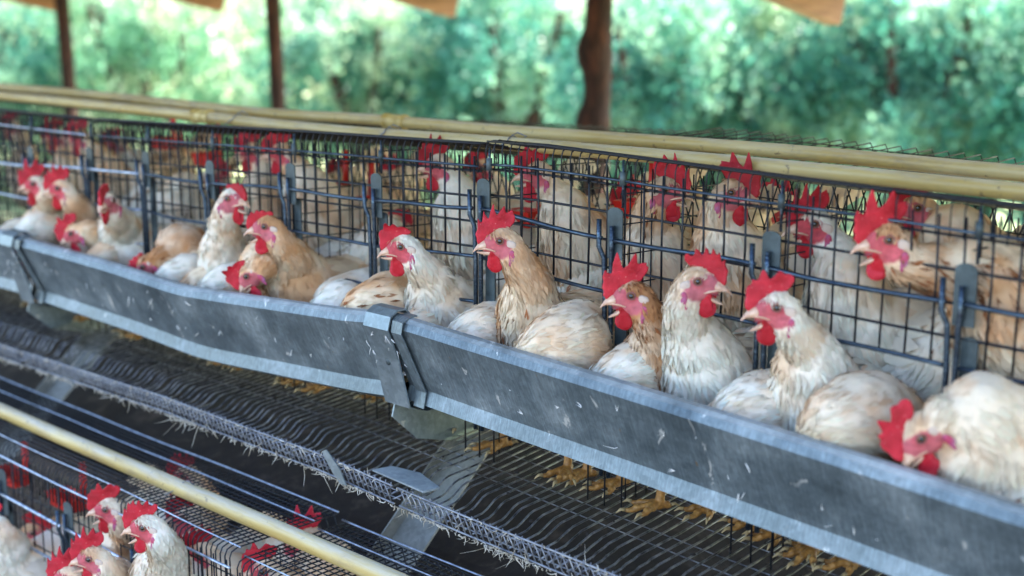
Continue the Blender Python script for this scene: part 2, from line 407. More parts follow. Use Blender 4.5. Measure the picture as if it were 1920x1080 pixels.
def shrub(px, dist, kind, s, rz):
    r = ray(px, 25); p = Vector((r.x * dist, r.y * dist, 0))
    o = thing('shrub', p, 'blurred leafy green shrub in the bright garden behind the shed poles', 'shrub', 'shrubs behind the shed')
    o.scale = (s, s, s * random.uniform(.95, 1.2)); o.rotation_euler.z = rz
    for nm, d in zip(('crown', 'trunk'), shrub_data[kind]):
        c = bpy.data.objects.new(nm, d); COL.objects.link(c); c.parent = o
spots = [(-60, 13, 0, 1.0), (90, 14.5, 1, 1.1), (260, 13, 1, 1.1), (400, 16.5, 1, 1.3), (540, 14, 1, .95), (690, 12, 2, 1.0), (830, 14, 1, 1.1), (960, 11.5, 3, 1.05),
         (1090, 13.5, 2, 1.1), (1230, 10.5, 3, 1.0), (1350, 12.5, 0, 1.15), (1480, 10.5, 4, 1.0), (1600, 12.0, 1, 1.1), (1720, 9.8, 0, 1.0), (1850, 10.2, 4, 1.05), (1990, 9.5, 3, 1.0),
         (1160, 16, 1, 1.4), (1420, 16, 1, 1.4), (620, 18, 1, 1.5), (1700, 15, 4, 1.5)]
for i, (px, d, k, s) in enumerate(spots): shrub(px, d, k, s, i * 1.7)
rg = np.random.default_rng(3)
V, Q = leaf_cloud(26000, 1, 1, 0, .3, 5, 160)
# far wood: one mass along a wide arc
c = rg.uniform(-.55, .75, len(Q)); m = MB()
V = V.reshape(-1, 4, 3); ctr = V.mean(1, keepdims=True)
dst = rg.uniform(20, 27, len(Q)); ang = c
far = np.stack([(-CY * np.cos(ang) + SY * np.sin(ang)) * dst, (SY * np.cos(ang) + CY * np.sin(ang)) * dst, 4.2 * rg.random(len(Q)) ** .8 + .8 * np.sin(ang * 17)], 1)
far[:, 2] = np.abs(far[:, 2])
V = V - ctr + far[:, None, :]
m.add(V.reshape(-1, 3), Q); o = m.build('far_wood', M_LEAF[2], None, 'stuff'); tag(o, 'far green wood closing the view behind the shrubs', 'wood', kind='stuff')

# ------------------------------------------------------------------ cage measurements
CF = 1.56                       # front plane of the upper cages
CB = 1.86                       # their back
ZT = [(-5.2, -.245), (-2.861, -.241), (-2.078, -.222), (-1.568, -.213), (-1.55, -.204), (-1.47, -.2055), (-1.045, -.218), (-.65, -.228), (.3, -.25)]
ZF = [(-5.2, -.75), (-2.9, -.745), (-1.875, -.741), (-1.568, -.754), (-1.0, -.783), (.3, -.80)]
DIV = [-4.28, -4.0, -3.71, -3.43, -3.15, -2.861, -2.616, -2.367, -2.092, -1.838, -1.565, -1.282, -1.004, -.722, -.45, -.18]
RAILZ = [(-5.2, -.38), (-3.15, -.370), (-2.861, -.354), (-2.616, -.346), (-2.367, -.348), (-2.092, -.332), (-1.838, -.331), (-1.565, -.318), (-1.282, -.338), (-1.004, -.343), (-.722, -.352), (.3, -.37)]
GUARD = [(-4.6, -.77), (-2.97, -.760), (-2.276, -.744), (-1.766, -.746), (-1.41, -.763), (-1.108, -.768), (-.5, -.785), (.3, -.80)]
zt = lambda x: H + interp(x, ZT)
zf = lambda x, y=CF: H + interp(x, ZF) + (y - CF) * .10
def rounded(mb, x, y, z, w, h, th):
    """upright galvanised plate with rounded top, facing the front"""
    out = [(-w / 2, 0), (w / 2, 0)]
    out += [(w / 2 * math.cos(a), h - w * .3 + w * .3 * math.sin(a)) for a in np.linspace(0, math.pi, 9)]
    n = len(out)
    V = [(x + a, y, z + c) for a, c in out] + [(x + a, y - th, z + c) for a, c in out]
    mb.add(V, [list(range(n)), list(range(n, 2 * n))[::-1]] + [[i, (i + 1) % n, n + (i + 1) % n, n + i] for i in range(n)][::1])

def upper_cage(x0, x1, label, cf=CF, cb=CB, front=True, mirror=False):
    xm = (x0 + x1) / 2
    cg = thing('wire_cage', (xm, cf, float(zf(xm))), label, 'cage', 'rows of wire cages')
    Yv = lambda y: y
    # top grid
    m = MB(); P = []
    for x in np.arange(x0 + .006, x1 - .003, .0185):
        x = float(x); z = zt(x); j = random.uniform(-.002, .002)
        P.append([(x + j, cb, z - .05), (x, cf + .012, z), (x, cf + .004, z - .003), (x, cf, z - .012), (x, cf, z - .048)])
    m.tubes(np.array(P), .00125, 4, ref=(1, 0, 0))
    xs = np.linspace(x0 + .004, x1 - .004, 14)
    for y in np.linspace(cf + .02, cb - .01, 8):
        m.tubes(np.array([[(x, y, zt(x) - .05 * (y - cf) / (cb - cf) + .002) for x in xs]]), .0013, 4)
    m.build('top_grid', M_WIRE, cg, 'stuff', True)
    m = MB(); m.tubes(np.array([[(x, cf + .004, zt(x) + .0008) for x in xs]]), .0017, 6); m.tubes(np.array([[(x, cf + .018, zt(x) + .0012) for x in xs]]), .0014, 6)
    for q in (.028, .036, .047, .058, .068): m.tubes(np.array([[(x, cf + q, zt(x) - .05 * q / .3 + .003 + .0015 * noise.noise((x * 6, q * 60, 0))) for x in xs]]), .0016, 5)
    m.build('corner_wire', M_WIRE, cg, 'stuff', True)
    # front door grid
    m = MB(); P = []
    for x in np.arange(x0 + .012, x1 - .006, .036):
        x = float(x); z1 = H + interp(x, RAILZ) - .082
        P.append([(x, cf + .002, zt(x) - .02), (x + random.uniform(-.002, .002), cf + .003, (zt(x) + z1) / 2), (x, cf + .002, z1)])
    m.tubes(np.array(P), .0021, 4, ref=(1, 0, 0))
    for k in range(4):
        m.tubes(np.array([[(x, cf + .0045, zt(x) - .045 - .043 * k + .0015 * noise.noise((x * 9, k, 0))) for x in xs]]), .0023, 4)
    m.build('front_grid', M_WIRE, cg, 'stuff', True)
    m = MB(); m.tubes(np.array([[(x, cf - .003, zt(x) - .036 + .002 * noise.noise((x * 5, 8, 0))) for x in np.linspace(x0 + .004, x1 - .004, 24)]]), .0022, 6)
    m.build('edge_wire', M_GLINT if x1 < -1.6 else M_BAR, cg, smooth=True)  # left cages take the paler wire in place of sky glints
    # back grid leaning back
    m = MB(); P = []
    for x in np.arange(x0 + .01, x1, .026):
        P.append([(x, cb, zt(x) - .05), (x + .16, cb + .03, zf(x) + .05)])
    m.tubes(np.array(P), .0016, 4, ref=(0, 1, 0))
    P = []
    for x in np.arange(x0 + .01, x1, .026):
        P.append([(x, cb + .012, zt(x) - .05), (x - .17, cb + .05, zf(x) + .05)])
    m.tubes(np.array(P), .0016, 4, ref=(0, 1, 0))
    for k in range(9):
        m.tubes(np.array([[(x, cb + .004 * k, zt(x) - .035 - .05 * k) for x in xs]]), .0013, 4)
    m.build('back_grid', M_WIRE, cg, 'stuff', True)
    # floor with the egg tray bend
    m = MB(); P = []
    for x in np.arange(x0 + .012, x1 - .004, .0195):
        x = float(x); zg = H + interp(x, GUARD); zz = zf(x)
        j = random.uniform(-.0025, .0025) + .004 * noise.noise((x * 7, 1, 2)); q = random.uniform(-.005, .005) + .012 * noise.noise((x * 5, 4, 2))
        P.append([(x, cb, zf(x, cb)), (x, cf, zz), (x + j, 1.462 + q, zz - .006), (x + j, 1.452 + q, zz - .009), (x + j, 1.434 + q, zg - .019), (x + j, 1.424 + q, zg - .023), (x + j, 1.364, zg - .028)])
    m.tubes(np.array(P), .0018, 5, ref=(1, 0, 0))
    for y in [1.512, 1.545] + list(np.arange(1.60, cb, .05)):
        m.tubes(np.array([[(x, y, zf(x, y) - .0026 - (.0 if y > CF else (CF - y) * .05)) for x in xs]]), .0013, 4)
    m.build('floor_grid', M_FLOOR, cg, 'stuff', True)
    # the short stretch of front wires between floor and trough
    m = MB(); P = []
    for d in DIV:
        for k in (-.035, 0, .035):
            x = d + k - .01
            if x0 < x < x1: P.append([(x, cf, zf(x) - .004), (x, cf, zf(x) + .17)])
    m.tubes(np.array(P), .0016, 5, ref=(1, 0, 0)); m.build('lower_front_wire', M_WIRE, cg, 'stuff', True)
    # egg guard: two slanting layers of wire between two edge wires
    m = MB(); P = []
    for x in np.arange(x0 + .01, x1 - .02, .0135):
        x = float(x); zg = H + interp(x, GUARD)
        P.append([(x, 1.356, zg), (x + .012, 1.360, zg - .030)])
        P.append([(x + .006, 1.366, zg - .001), (x - .004, 1.372, zg - .027)])
    m.tubes(np.array(P), .0012, 4, ref=(0, 1, 0))
    xg = np.linspace(x0 + .003, x1 - .003, 20)
    for (y, dz, r) in ((1.355, .001, .0018), (1.359, -.031, .0018), (1.368, -.012, .0011), (1.372, -.028, .0012)):
        m.tubes(np.array([[(x, y, H + interp(x, GUARD) + dz + .0025 * noise.noise((x * 6, y * 40, 1))) for x in xg]]), r, 5)
    m.build('egg_guard', M_TRAY, cg, 'stuff', True)
    # dividers: partition grid, two upright rods, clip plate
    for d in DIV:
        if not (x0 - .01 <= d < x1 - .05): continue
        m = MB(); P = []
        z0, z1 = zf(d) + .0, zt(d) - .012
        P = [[(d + .008, y, z0), (d + .008, y, z1 - .05 * (y - cf) / (cb - cf))] for y in np.arange(cf + .03, cb, .027)]
        m.tubes(np.array(P), .0013, 4, ref=(1, 0, 0))
        P = [[(d + .0105, cf + .004, z), (d + .0105, cb, z - .01)] for z in np.arange(z0 + .03, z1 - .01, .047)]
        m.tubes(np.array(P), .0013, 4, ref=(1, 0, 0))
        m.build('partition', M_WIRE, cg, 'stuff', True)
        m = MB(); m.tubes(np.array([[(d + .02, cf - .004, zt(d) - .022), (d + .02, cf - .004, zt(d) - .042)]]), .0052, 8, ref=(1, 0, 0)); m.build('sleeve', M_PLATE, cg, smooth=True)
        m = MB(); m.tubes(np.array([[(d + .02, cf - .003, zt(d) - .004), (d + .02, cf - .003, H + interp(d, RAILZ) + .05)]]), .0022, 6, ref=(1, 0, 0)); m.build('hanger_wire', M_BAR, cg, smooth=True)
        zr = H + interp(d, RAILZ)
        for dx, up in ((-.011, .030), (.004, .022)):
            m = MB()
            m.tubes(np.array([[(d + dx, cf - .008, zf(d) + .05), (d + dx * .8, cf - .008, zr - .09), (d + dx, cf - .009, zr - .03), (d + dx * 1.7, cf - .012, zr - .012), (d + dx * 1.7, cf - .012, zr + up)]]), .0040, 7, ref=(1, 0, 0))
            m.build('upright', M_BAR, cg, smooth=True)
        m = MB(); rounded(m, d + .008, cf - .004, zr - .030, .029, .080, .0025)
        m.build('clip_plate', M_PLATE, cg)
        m = MB(); rounded(m, d + .014, cf + .006, zf(d) + .22, .022, .17, .003)
        m.build('divider_strip', M_PLATE, cg)
    # rails per cell
    dd = [d for d in DIV if x0 - .01 <= d <= x1 + .02]
    for a, bb in zip(dd[:-1], dd[1:]):
        for k, (dz, r, y) in enumerate(((0, .0037, cf - .011), (-.083, .0032, cf - .006), (-.16, .0030, cf - .006))):
            xs2 = np.linspace(a + .004, bb - .014, 9); sag = random.uniform(-.002, .004)
            if k == 2: xs2 = np.linspace(bb - .085, bb - .012, 4)
            m = MB(); s = lambda x: (x - a) / (bb - a)
            m.tubes(np.array([[(x, y, H + float(interp(x, RAILZ)) + dz - sag * math.sin(math.pi * s(x)) + .003 * noise.noise((x * 7, dz * 30, 5))) for x in xs2]]), r, 8)
            m.build('rail', (M_GLINT if bb < -2.5 else M_BAR), cg, smooth=True)  # left rails coloured paler, standing for glints of the sky
    return cg
cages = [upper_cage(-4.28, -2.864, 'far upper wire cage at the left edge behind the farthest trough'),
         upper_cage(-2.858, -1.568, 'middle upper wire cage between two end clips behind the sagging trough'),
         upper_cage(-1.562, .05, 'near upper wire cage on the right, behind the near trough')]
# the row back to back with it: only its tops and rear are glimpsed
def rear_cage(x0, x1, label):
    xm = (x0 + x1) / 2; cg = thing('wire_cage', (xm, 2.2, float(zf(xm))), label, 'cage', 'rows of wire cages')
    y0, y1 = 1.93, 2.22; m = MB()
    P = [[(x, y0, zt(x) - .028), (x, y1, zt(x) - .02), (x, y1 + .01, zt(x) - .03), (x, y1 + .01, zf(x) + .2)] for x in np.arange(x0, x1, .03)]
    m.tubes(np.array(P), .0013, 4, ref=(1, 0, 0)); xs = np.linspace(x0, x1, 12)
    for k in range(8): m.tubes(np.array([[(x, y1 + .012, zt(x) - .05 - .05 * k) for x in xs]]), .0014, 4)
    for y in np.linspace(y0, y1, 5): m.tubes(np.array([[(x, y, zt(x) - .032) for x in xs]]), .0014, 4)
    m.build('rear_wire', M_WIRE, cg, 'stuff', True)
    m = MB(); P = [[(x, y0, zf(x) + .04), (x, y1, zf(x) + .0)] for x in np.arange(x0, x1, .03)]
    m.tubes(np.array(P), .0014, 4, ref=(1, 0, 0)); m.build('floor_grid', M_WIRE, cg, 'stuff', True)
rear_cage(-5.2, -3.2, 'rear wire cage seen dimly through the far left cages')
rear_cage(-3.18, -1.75, 'rear wire cage seen dimly through the middle cage')
rear_cage(-1.73, .05, 'rear wire cage seen through the near right cage')

# ------------------------------------------------------------------ feed troughs
PROF = [(1.428, -.006), (1.418, .003), (1.405, -.001), (1.400, -.013), (1.453, -.126), (1.4455, -.150), (1.474, -.163), (1.532, -.163), (1.548, -.10), (1.552, -.055)]
LIPB = [(-2.955, -.5125), (-2.914, -.513), (-2.708, -.517), (-2.526, -.5205), (-2.30, -.5305), (-2.257, -.5315), (-2.21, -.5295), (-2.132, -.525), (-1.757, -.502), (-1.652, -.491)]
LIP = {'C': [(-4.4, -.52), (-3.6, -.515), (-2.975, -.508)],
       'B': LIPB,
       'A': [(-1.634, -.490), (-1.45, -.499), (-1.1, -.515), (-.8, -.531), (-.557, -.546), (.1, -.58)]}
def lip(x):
    pts = LIP['C'] + LIP['B'] + LIP['A']; return H + float(interp(x, pts))
for key, lab in (('C', 'far galvanised feed trough cut off by the left edge'), ('B', 'middle galvanised feed trough that sags between its two straps'), ('A', 'near galvanised feed trough running to the right edge')):
    pts = LIP[key]; xs = np.linspace(pts[0][0], pts[-1][0], 26)
    zs = [H + float(interp(x, pts)) for x in xs]
    tr = thing('feed_trough', (pts[0][0], 1.45, zs[0] - .16), lab, 'feed trough', 'feed troughs end to end')
    m = MB(); m.sheet(PROF[2:], xs, zs, .0016); m.build('trough_sheet', M_GALV, tr)
    m = MB(); m.sheet([(1.430, -.012), (1.429, .000), (1.421, .0035), (1.411, .002), (1.4045, -.0035)], xs, [z + .002 for z in zs], .0016); m.build('rolled_lip', M_LIP, tr)
    m = MB(); V = [(x, y, z - .125 + .010 * noise.noise((x * 20, y * 30, 2))) for x, z in zip(xs, zs) for y in np.linspace(1.46, 1.548, 6)]
    m.add(V, [[i * 6 + j, i * 6 + j + 1, i * 6 + j + 7, i * 6 + j + 6] for i in range(len(xs) - 1) for j in range(5)])
    o = m.build('feed', M_FEED, None, 'stuff', True); tag(o, 'brown mash feed lying in the ' + {'C': 'far', 'B': 'middle', 'A': 'near'}[key] + ' trough', 'feed', kind='stuff')
# straps that join the trough ends
for x, lab in ((-1.643, 'galvanised strap joining the near and middle troughs'), (-2.965, 'galvanised strap joining the middle and far troughs')):
    z = lip(x); m = MB()
    sp = [(1.440, .004), (1.430, .013), (1.412, .013), (1.396, .004), (1.389, -.018), (1.412, -.075), (1.4345, -.160), (1.474, -.176), (1.56, -.171)]
    tr = thing('trough_strap', (x, 1.45, z - .17), lab, 'strap', 'straps on the trough joints')
    m.sheet(sp, [x - .034, x + .028], [z, z], .003); m.build('band', M_STRAP, tr)
    m = MB(); m.sheet([(a - .0 , b_) for a, b_ in [(1.430, .009), (1.412, .0075), (1.3975, .001), (1.3935, -.018), (1.4465, -.127), (1.4405, -.153)]], [x + .031, x + .056], [z - .002, z - .003], .002); m.build('end_band', M_GALV, tr)
    for (y, dz) in ((1.418, -.08), (1.50, -.174)):
        m2 = MB(); m2.ball((x, y - .004, z + dz), (.006, .003, .006), 10, 6); m2.build('rivet', M_PLATE, tr, smooth=True)
    # the flange of the strap that runs back under the trough
    m = MB(); V = []
    out = [(1.452, -.160), (1.474, -.1725), (1.66, -.1725), (1.66, -.262), (1.60, -.268), (1.50, -.240), (1.444, -.188)]
    n = len(out); V = [(x - .03, y, z + q) for y, q in out] + [(x - .027, y, z + q) for y, q in out]
    m.add(V, [list(range(n)), list(range(n, 2 * n))[::-1]] + [[i, (i + 1) % n, n + (i + 1) % n, n + i] for i in range(n)]); m.build('flange', M_STRAP, tr)

# ------------------------------------------------------------------ water pipes
def pipe(pts, r, label, coups=(), ties=(), mat_=None):
    o = thing('water_pipe', pts[0], label, 'pipe', 'yellowed water pipes')
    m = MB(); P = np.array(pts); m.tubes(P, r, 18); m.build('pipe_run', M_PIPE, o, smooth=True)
    for cpt in coups:
        m = MB(); d = (Vector(pts[-1]) - Vector(pts[0])).normalized(); c0 = Vector(cpt)
        m.tubes(np.array([c0 - d * .034, c0 - d * .033, c0 - d * .022, c0 - d * .0215, c0 + d * .0215, c0 + d * .022, c0 + d * .033, c0 + d * .034]), np.array([r * 1.05, r * 1.34, r * 1.34, r * 1.22, r * 1.22, r * 1.34, r * 1.34, r * 1.05]), 18)
        m.build('coupling', M_COUP, o, smooth=True)
    return o
PY, PR = 1.70, .0122
PZ1 = [(-5, -.226), (-3.289, -.223), (-2.614, -.228), (-2.106, -.233), (-1.711, -.226), (-1.158, -.223), (-.827, -.226), (.1, -.235)]
PZ2 = [(-5.4, -.222), (-3.672, -.221), (-3.279, -.224), (-2.633, -.234), (-2.184, -.225), (-2.017, -.229), (-1.17, -.222), (-.927, -.226), (.1, -.236)]
def soft(x, pts): return H + float(np.mean([interp(x + d, pts) for d in (-.16, -.08, 0, .08, .16)]))
def pz(x): return soft(x, PZ1)
pipe([(x, PY, pz(x)) for x in np.linspace(-4.6, .1, 60)], PR, 'front yellow water pipe lying along the top of the upper cages', [(-2.60, PY, pz(-2.60))])
P2Y = 1.90
pipe([(x, P2Y, soft(x, PZ2)) for x in np.linspace(-5.3, .1, 60)], PR, 'second yellow water pipe just behind the front one', [(-2.17, P2Y, soft(-2.17, PZ2))])
LPZ = H - .864; LPY = 1.27
pipe([(x, LPY, LPZ + .002 * math.sin(x * 3)) for x in np.linspace(-4.4, -.7, 40)], .0155, 'lower yellow water pipe crossing the lower left over the lower cages')
def tie(p, r, label, s=1):
    m = MB(); p = Vector(p); pts = []
    for a in np.linspace(-2.4, 1.6, 14): pts.append((p.x, p.y + math.sin(a) * (r + .002), p.z + math.cos(a) * (r + .002)))
    pts = [(p.x - .04, p.y - r * 1.4, p.z - r * 1.3)] + pts[4:] + [(p.x + .03 * s, p.y + .004, p.z + r * 1.25), (p.x + .012 * s, p.y, p.z + r * 1.7), (p.x + .002, p.y - .004, p.z + r * 1.25)]
    m.tubes(np.array(pts), .0013, 5, ref=(.9, .1, .2)); o = m.build('wire_tie', M_TRAY, smooth=True); tag(o, label, 'wire tie', 'wire ties on the pipes')
tie((-1.96, PY, pz(-1.96)), PR, 'thin wire tie round the front pipe left of the cage joint')
tie((-1.63, PY, pz(-1.63)), PR, 'thin wire tie round the front pipe right above the cage joint')
tie((-2.46, PY, pz(-2.46)), PR, 'thin wire tie round the front pipe just right of its coupling')
tie((-2.06, LPY, LPZ), PR, 'thin wire tie twisted over the lower pipe')

# ------------------------------------------------------------------ lower tier
LF, LB, LTZ = 1.19, 1.42, H - .885
LDIV = [-3.5, -3.22, -2.93, -2.64, -2.36, -2.08, -1.79, -1.5, -1.2, -.9]
def lower_cage(x0, x1, label, dz=0):
    xm = (x0 + x1) / 2; z0 = LTZ + dz; zfl = z0 - .52
    cg = thing('wire_cage', (xm, LF, zfl), label, 'cage', 'rows of wire cages')
    m = MB(); P = []
    for x in np.arange(x0 + .006, x1 - .003, .014):
        w = .006 * noise.noise((x * 3, 7, 0)); P.append([(x, LB, z0 + w), (x, LF + .016, z0 + w), (x, LF + .005, z0 - .004 + w), (x, LF, z0 - .014 + w), (x, LF, z0 - .075)])
    m.tubes(np.array(P), .0014, 4, ref=(1, 0, 0)); xs = np.linspace(x0 + .003, x1 - .003, 16)
    for y in np.linspace(LF + .04, LB - .015, 14): m.tubes(np.array([[(x, y, z0 + .002 + .005 * noise.noise((x * 3, y * 5, 1))) for x in xs]]), .0013, 4)
    m.build('top_grid', M_WIRE, cg, 'stuff', True)
    for y, r in ((LF + .02, .0017), (LB - .055, .0017), (LB, .0020)):
        m = MB(); m.tubes(np.array([[(x, y, z0 + .005 + .006 * noise.noise((x * 2.6, y * 3, 4))) for x in np.linspace(x0, x1, 30)]]), r, 6); m.build('top_wire', M_GLINT, cg, smooth=True)
    m = MB(); P = [[(x, LF + .002, z0 - .02), (x, LF + .002, z0 - .22)] for x in np.arange(x0 + .01, x1, .039)]
    m.tubes(np.array(P), .0015, 4, ref=(1, 0, 0))
    for k in range(4): m.tubes(np.array([[(x, LF + .004, z0 - .045 - .05 * k) for x in xs]]), .0015, 4)
    m.build('front_grid', M_WIRE, cg, 'stuff', True)
    m = MB(); P = [[(x, LB, z0), (x, LB + .12, zfl + .1)] for x in np.arange(x0 + .01, x1, .03)]
    m.tubes(np.array(P), .0014, 4, ref=(1, 0, 0))
    for k in range(7): m.tubes(np.array([[(x, LB + .016 * k, z0 - .06 * k) for x in xs]]), .0013, 4)
    m.build('back_grid', M_WIRE, cg, 'stuff', True)
    m = MB(); P = [[(x, LB + .12, zfl + .05), (x, LF - .16, zfl - .01)] for x in np.arange(x0 + .01, x1, .022)]
    m.tubes(np.array(P), .0014, 4, ref=(1, 0, 0)); m.build('floor_grid', M_WIRE, cg, 'stuff', True)
    m = MB(); m.tubes(np.array([[(x, LF - .004, z0 - .028 + .004 * noise.noise((x * 4, 2, 2))) for x in np.linspace(x0, x1, 24)]]), .0026, 6); m.build('edge_wire', M_GLINT, cg, smooth=True)
    for d in LDIV:
        if not (x0 - .01 <= d < x1 - .05): continue
        zr = z0 - .11
        for dx in (-.011, .005):
            m = MB(); m.tubes(np.array([[(d + dx, LF - .008, zfl + .05), (d + dx, LF - .008, zr - .03), (d + dx * 1.7, LF - .012, zr - .01), (d + dx * 1.7, LF - .012, zr + .03)]]), .004, 7, ref=(1, 0, 0)); m.build('upright', M_BAR, cg, smooth=True)
        m = MB(); rounded(m, d + .014, LF - .004, zr - .045, .034, .10, .0025); m.build('clip_plate', M_PLATE, cg)
        m = MB(); rounded(m, d + .014, LF + .008, zfl + .03, .022, .36, .003); m.build('divider_strip', M_PLATE, cg)
        m = MB(); P = [[(d + .008, y, zfl + .02), (d + .008, y, z0 - .004)] for y in np.arange(LF + .03, LB, .03)]
        m.tubes(np.array(P), .0013, 4, ref=(1, 0, 0))
        m.tubes(np.array([[(d + .01, LF, z), (d + .01, LB, z)] for z in np.arange(zfl + .03, z0 - .01, .05)]), .0013, 4, ref=(1, 0, 0)); m.build('partition', M_WIRE, cg, 'stuff', True)
    dd = [d for d in LDIV if x0 - .01 <= d <= x1 + .02]
    for a, bb in zip(dd[:-1], dd[1:]):
        for dz_, r in ((-.11, .0036), (-.195, .0032)):
            m = MB(); m.tubes(np.array([[(x, LF - .011, z0 + dz_ + .003 * noise.noise((x * 6, dz_ * 20, 3))) for x in np.linspace(a + .004, bb - .012, 7)]]), r, 7); m.build('rail', M_GLINT, cg, smooth=True)
lower_cage(-3.5, -1.795, 'lower wire cage at the bottom left under the yellow pipe')
lower_cage(-1.785, -.9, 'lower wire cage at the bottom edge, right of the lower joint', -.012)

# legs of the frame, trays, boards
for x, lab in ((-1.68, 'slanting galvanised frame leg below the near trough strap'), (-3.0, 'slanting galvanised frame leg at the left under the egg tray')):
    m = MB(); d = Vector((.0, -.752, -.660))
    p0 = Vector((x - .02, 1.76, H - .708)); p1 = p0 + d * 1.1; wv = Vector((1, 0, 0)) * .042; nn = Vector((0, .66, -.752)) * .004
    fl = Vector((0, .66, -.752)) * .026
    V = [p0 - wv, p0 + wv, p1 + wv, p1 - wv]; V = [tuple(q) for q in V] + [tuple(q + nn) for q in V]
    m.add(V, [[3, 2, 1, 0], [4, 5, 6, 7], [0, 1, 5, 4], [1, 2, 6, 5], [2, 3, 7, 6], [3, 0, 4, 7]])
    V = [p0 - wv, p1 - wv, p1 - wv - fl, p0 - wv - fl]; o2 = Vector((-.003, 0, 0)); V = [tuple(q) for q in V] + [tuple(q + o2) for q in V]
    m.add(V, [[0, 1, 2, 3], [7, 6, 5, 4], [0, 4, 5, 1], [1, 5, 6, 2], [2, 6, 7, 3], [3, 7, 4, 0]])
    o = m.build('frame_leg', M_LEGBAR); tag(o, lab, 'frame leg', 'slanting legs of the cage frame')
m = MB(); xs = np.linspace(-4.4, .1, 40)
m.sheet([(1.50, -1.06), (1.62, -1.0), (1.80, -.95), (2.05, -.90)], xs, [H] * 40, .003); o = m.build('dropping_board', M_MANURE); tag(o, 'manure crusted sloping board under the upper cage floor', 'board')  # reaches forward and is darkened to hide the sunlit floor below the cages
# plates on the egg guard at the tray joint
p = at(628, 865, 1.35); m = MB()
q = [(-.034, .010), (-.022, .016), (.012, -.010), (.030, -.036), (.012, -.036), (-.014, -.014)]
V = [(p.x + a, 1.351, p.z + c) for a, c in q] + [(p.x + a, 1.349, p.z + c) for a, c in q]; n = len(q)
m.add(V, [list(range(n)), list(range(n, 2 * n))[::-1]] + [[i, (i + 1) % n, n + (i + 1) % n, n + i] for i in range(n)]); o = m.build('tray_end_plate', M_STRAP); tag(o, 'small pointed galvanised plate clipped on the front of the egg guard', 'plate')
p = at(750, 905, 1.385); m = MB(); q = [(-.07, .0), (-.06, .035), (.0, .045), (.075, .02), (.07, -.012)]
V = [(p.x + a, p.y + c, p.z + .006) for a, c in q] + [(p.x + a, p.y + c, p.z + .003) for a, c in q]; n = len(q)
m.add(V, [list(range(n)), list(range(n, 2 * n))[::-1]] + [[i, (i + 1) % n, n + (i + 1) % n, n + i] for i in range(n)]); o = m.build('tray_joint_plate', M_LIP); tag(o, 'flat galvanised plate lying across the egg tray joint', 'plate')

# dust, straw and down caught on the egg guard
def fluff(x0, x1, n, label):
    rg = np.random.default_rng(int(abs(x0) * 100)); m = MB()
    for i in range(n):
        x = rg.uniform(x0, x1); dens = .5 + .5 * noise.noise((x * 8, 3, 1))
        if rg.random() > (dens * 1.35) ** 2.2: continue
        zg = H + float(interp(x, GUARD)); z = zg + (-.031 if rg.random() < .8 else 0.001); y = 1.353
        L = rg.uniform(.003, .010) * (1 + 1.3 * (rg.random() < .06)); d = rg.normal(size=3) * (.8, .35, .7) + (0, -.2, -.5); d /= np.linalg.norm(d)
        c = np.cross(d, rg.normal(size=3)) * rg.uniform(.4, 1.9)
        P = [np.array([x, y, z]) + d * L * s + c * L * (s * s - .2 * s) + rg.normal(size=3) * .0006 for s in (0, .35, .7, 1)]
        m.tubes(np.array(P), np.array([.0016, .0012, .0009, .0003]) * rg.uniform(.3, 1.0), 3, ref=(.3, .9, .2), caps=False)
    o = m.build('fluff', M_FLUFF, None, 'stuff', True); tag(o, label, 'fluff', kind='stuff')
fluff(-4.2, -2.3, 1500, 'pale dust and down hanging from the far stretch of the egg guard')
fluff(-2.3, -1.7, 620, 'pale dust and down hanging from the middle stretch of the egg guard')
fluff(-1.7, -.8, 950, 'pale dust and down hanging from the near stretch of the egg guard')

# wisps of down stuck to the trough fronts and bits lying on the floor wires
rg = np.random.default_rng(81); m = MB()
for i in range(95):
    if i < 40: x = rg.choice([-1.675, -1.615, -2.99, -2.935]) + rg.normal() * .006
    else: x = rg.uniform(-3.3, -.55)
    q = rg.uniform(.08, .95) ; y = 1.3975 + (1.4515 - 1.3975) * q - .0012 - (.010 if i < 40 else 0); z = lip(x) - .018 - .108 * q
    L = rg.uniform(.003, .009) * (1 + (rg.random() < .1)); d = rg.normal(size=3) * (.8, .15, 1); d[2] -= .5; d /= np.linalg.norm(d); c = rg.normal(size=3) * (1, .2, 1) * 1.6
    for k in range(int(rg.integers(1, 5))):
        e = rg.normal(size=3) * .35; dd = d + e * (1, .2, 1)
        P = [np.array([x, y, z]) + dd * L * s + c * L * s * s * .5 - np.array([0, .0012 * s, 0]) for s in (0, .35, .7, 1)]
        m.tubes(np.array(P), np.array([.0006, .0005, .0004, .0001]), 3, ref=(.3, .9, .2), caps=False)
o = m.build('down_wisps', M_DOWN, None, 'stuff', True); tag(o, 'white wisps of down stuck to the fronts of the troughs', 'down', kind='stuff')
m = MB()
for i in range(130):
    x = rg.uniform(-3.2, -.6); y = rg.uniform(1.375, 1.56); z = zf(x, y) + .003 if y > 1.46 else H + interp(x, GUARD) - .020
    r = rg.uniform(.0008, .003); m.ball((x, y, z), (r * rg.uniform(.8, 2), r * rg.uniform(.8, 2), r * .7), 6, 4)
o = m.build('droppings', M_MANURE, None, 'stuff', True); tag(o, 'dried droppings and crumbs lying on the egg tray wires', 'droppings', kind='stuff')

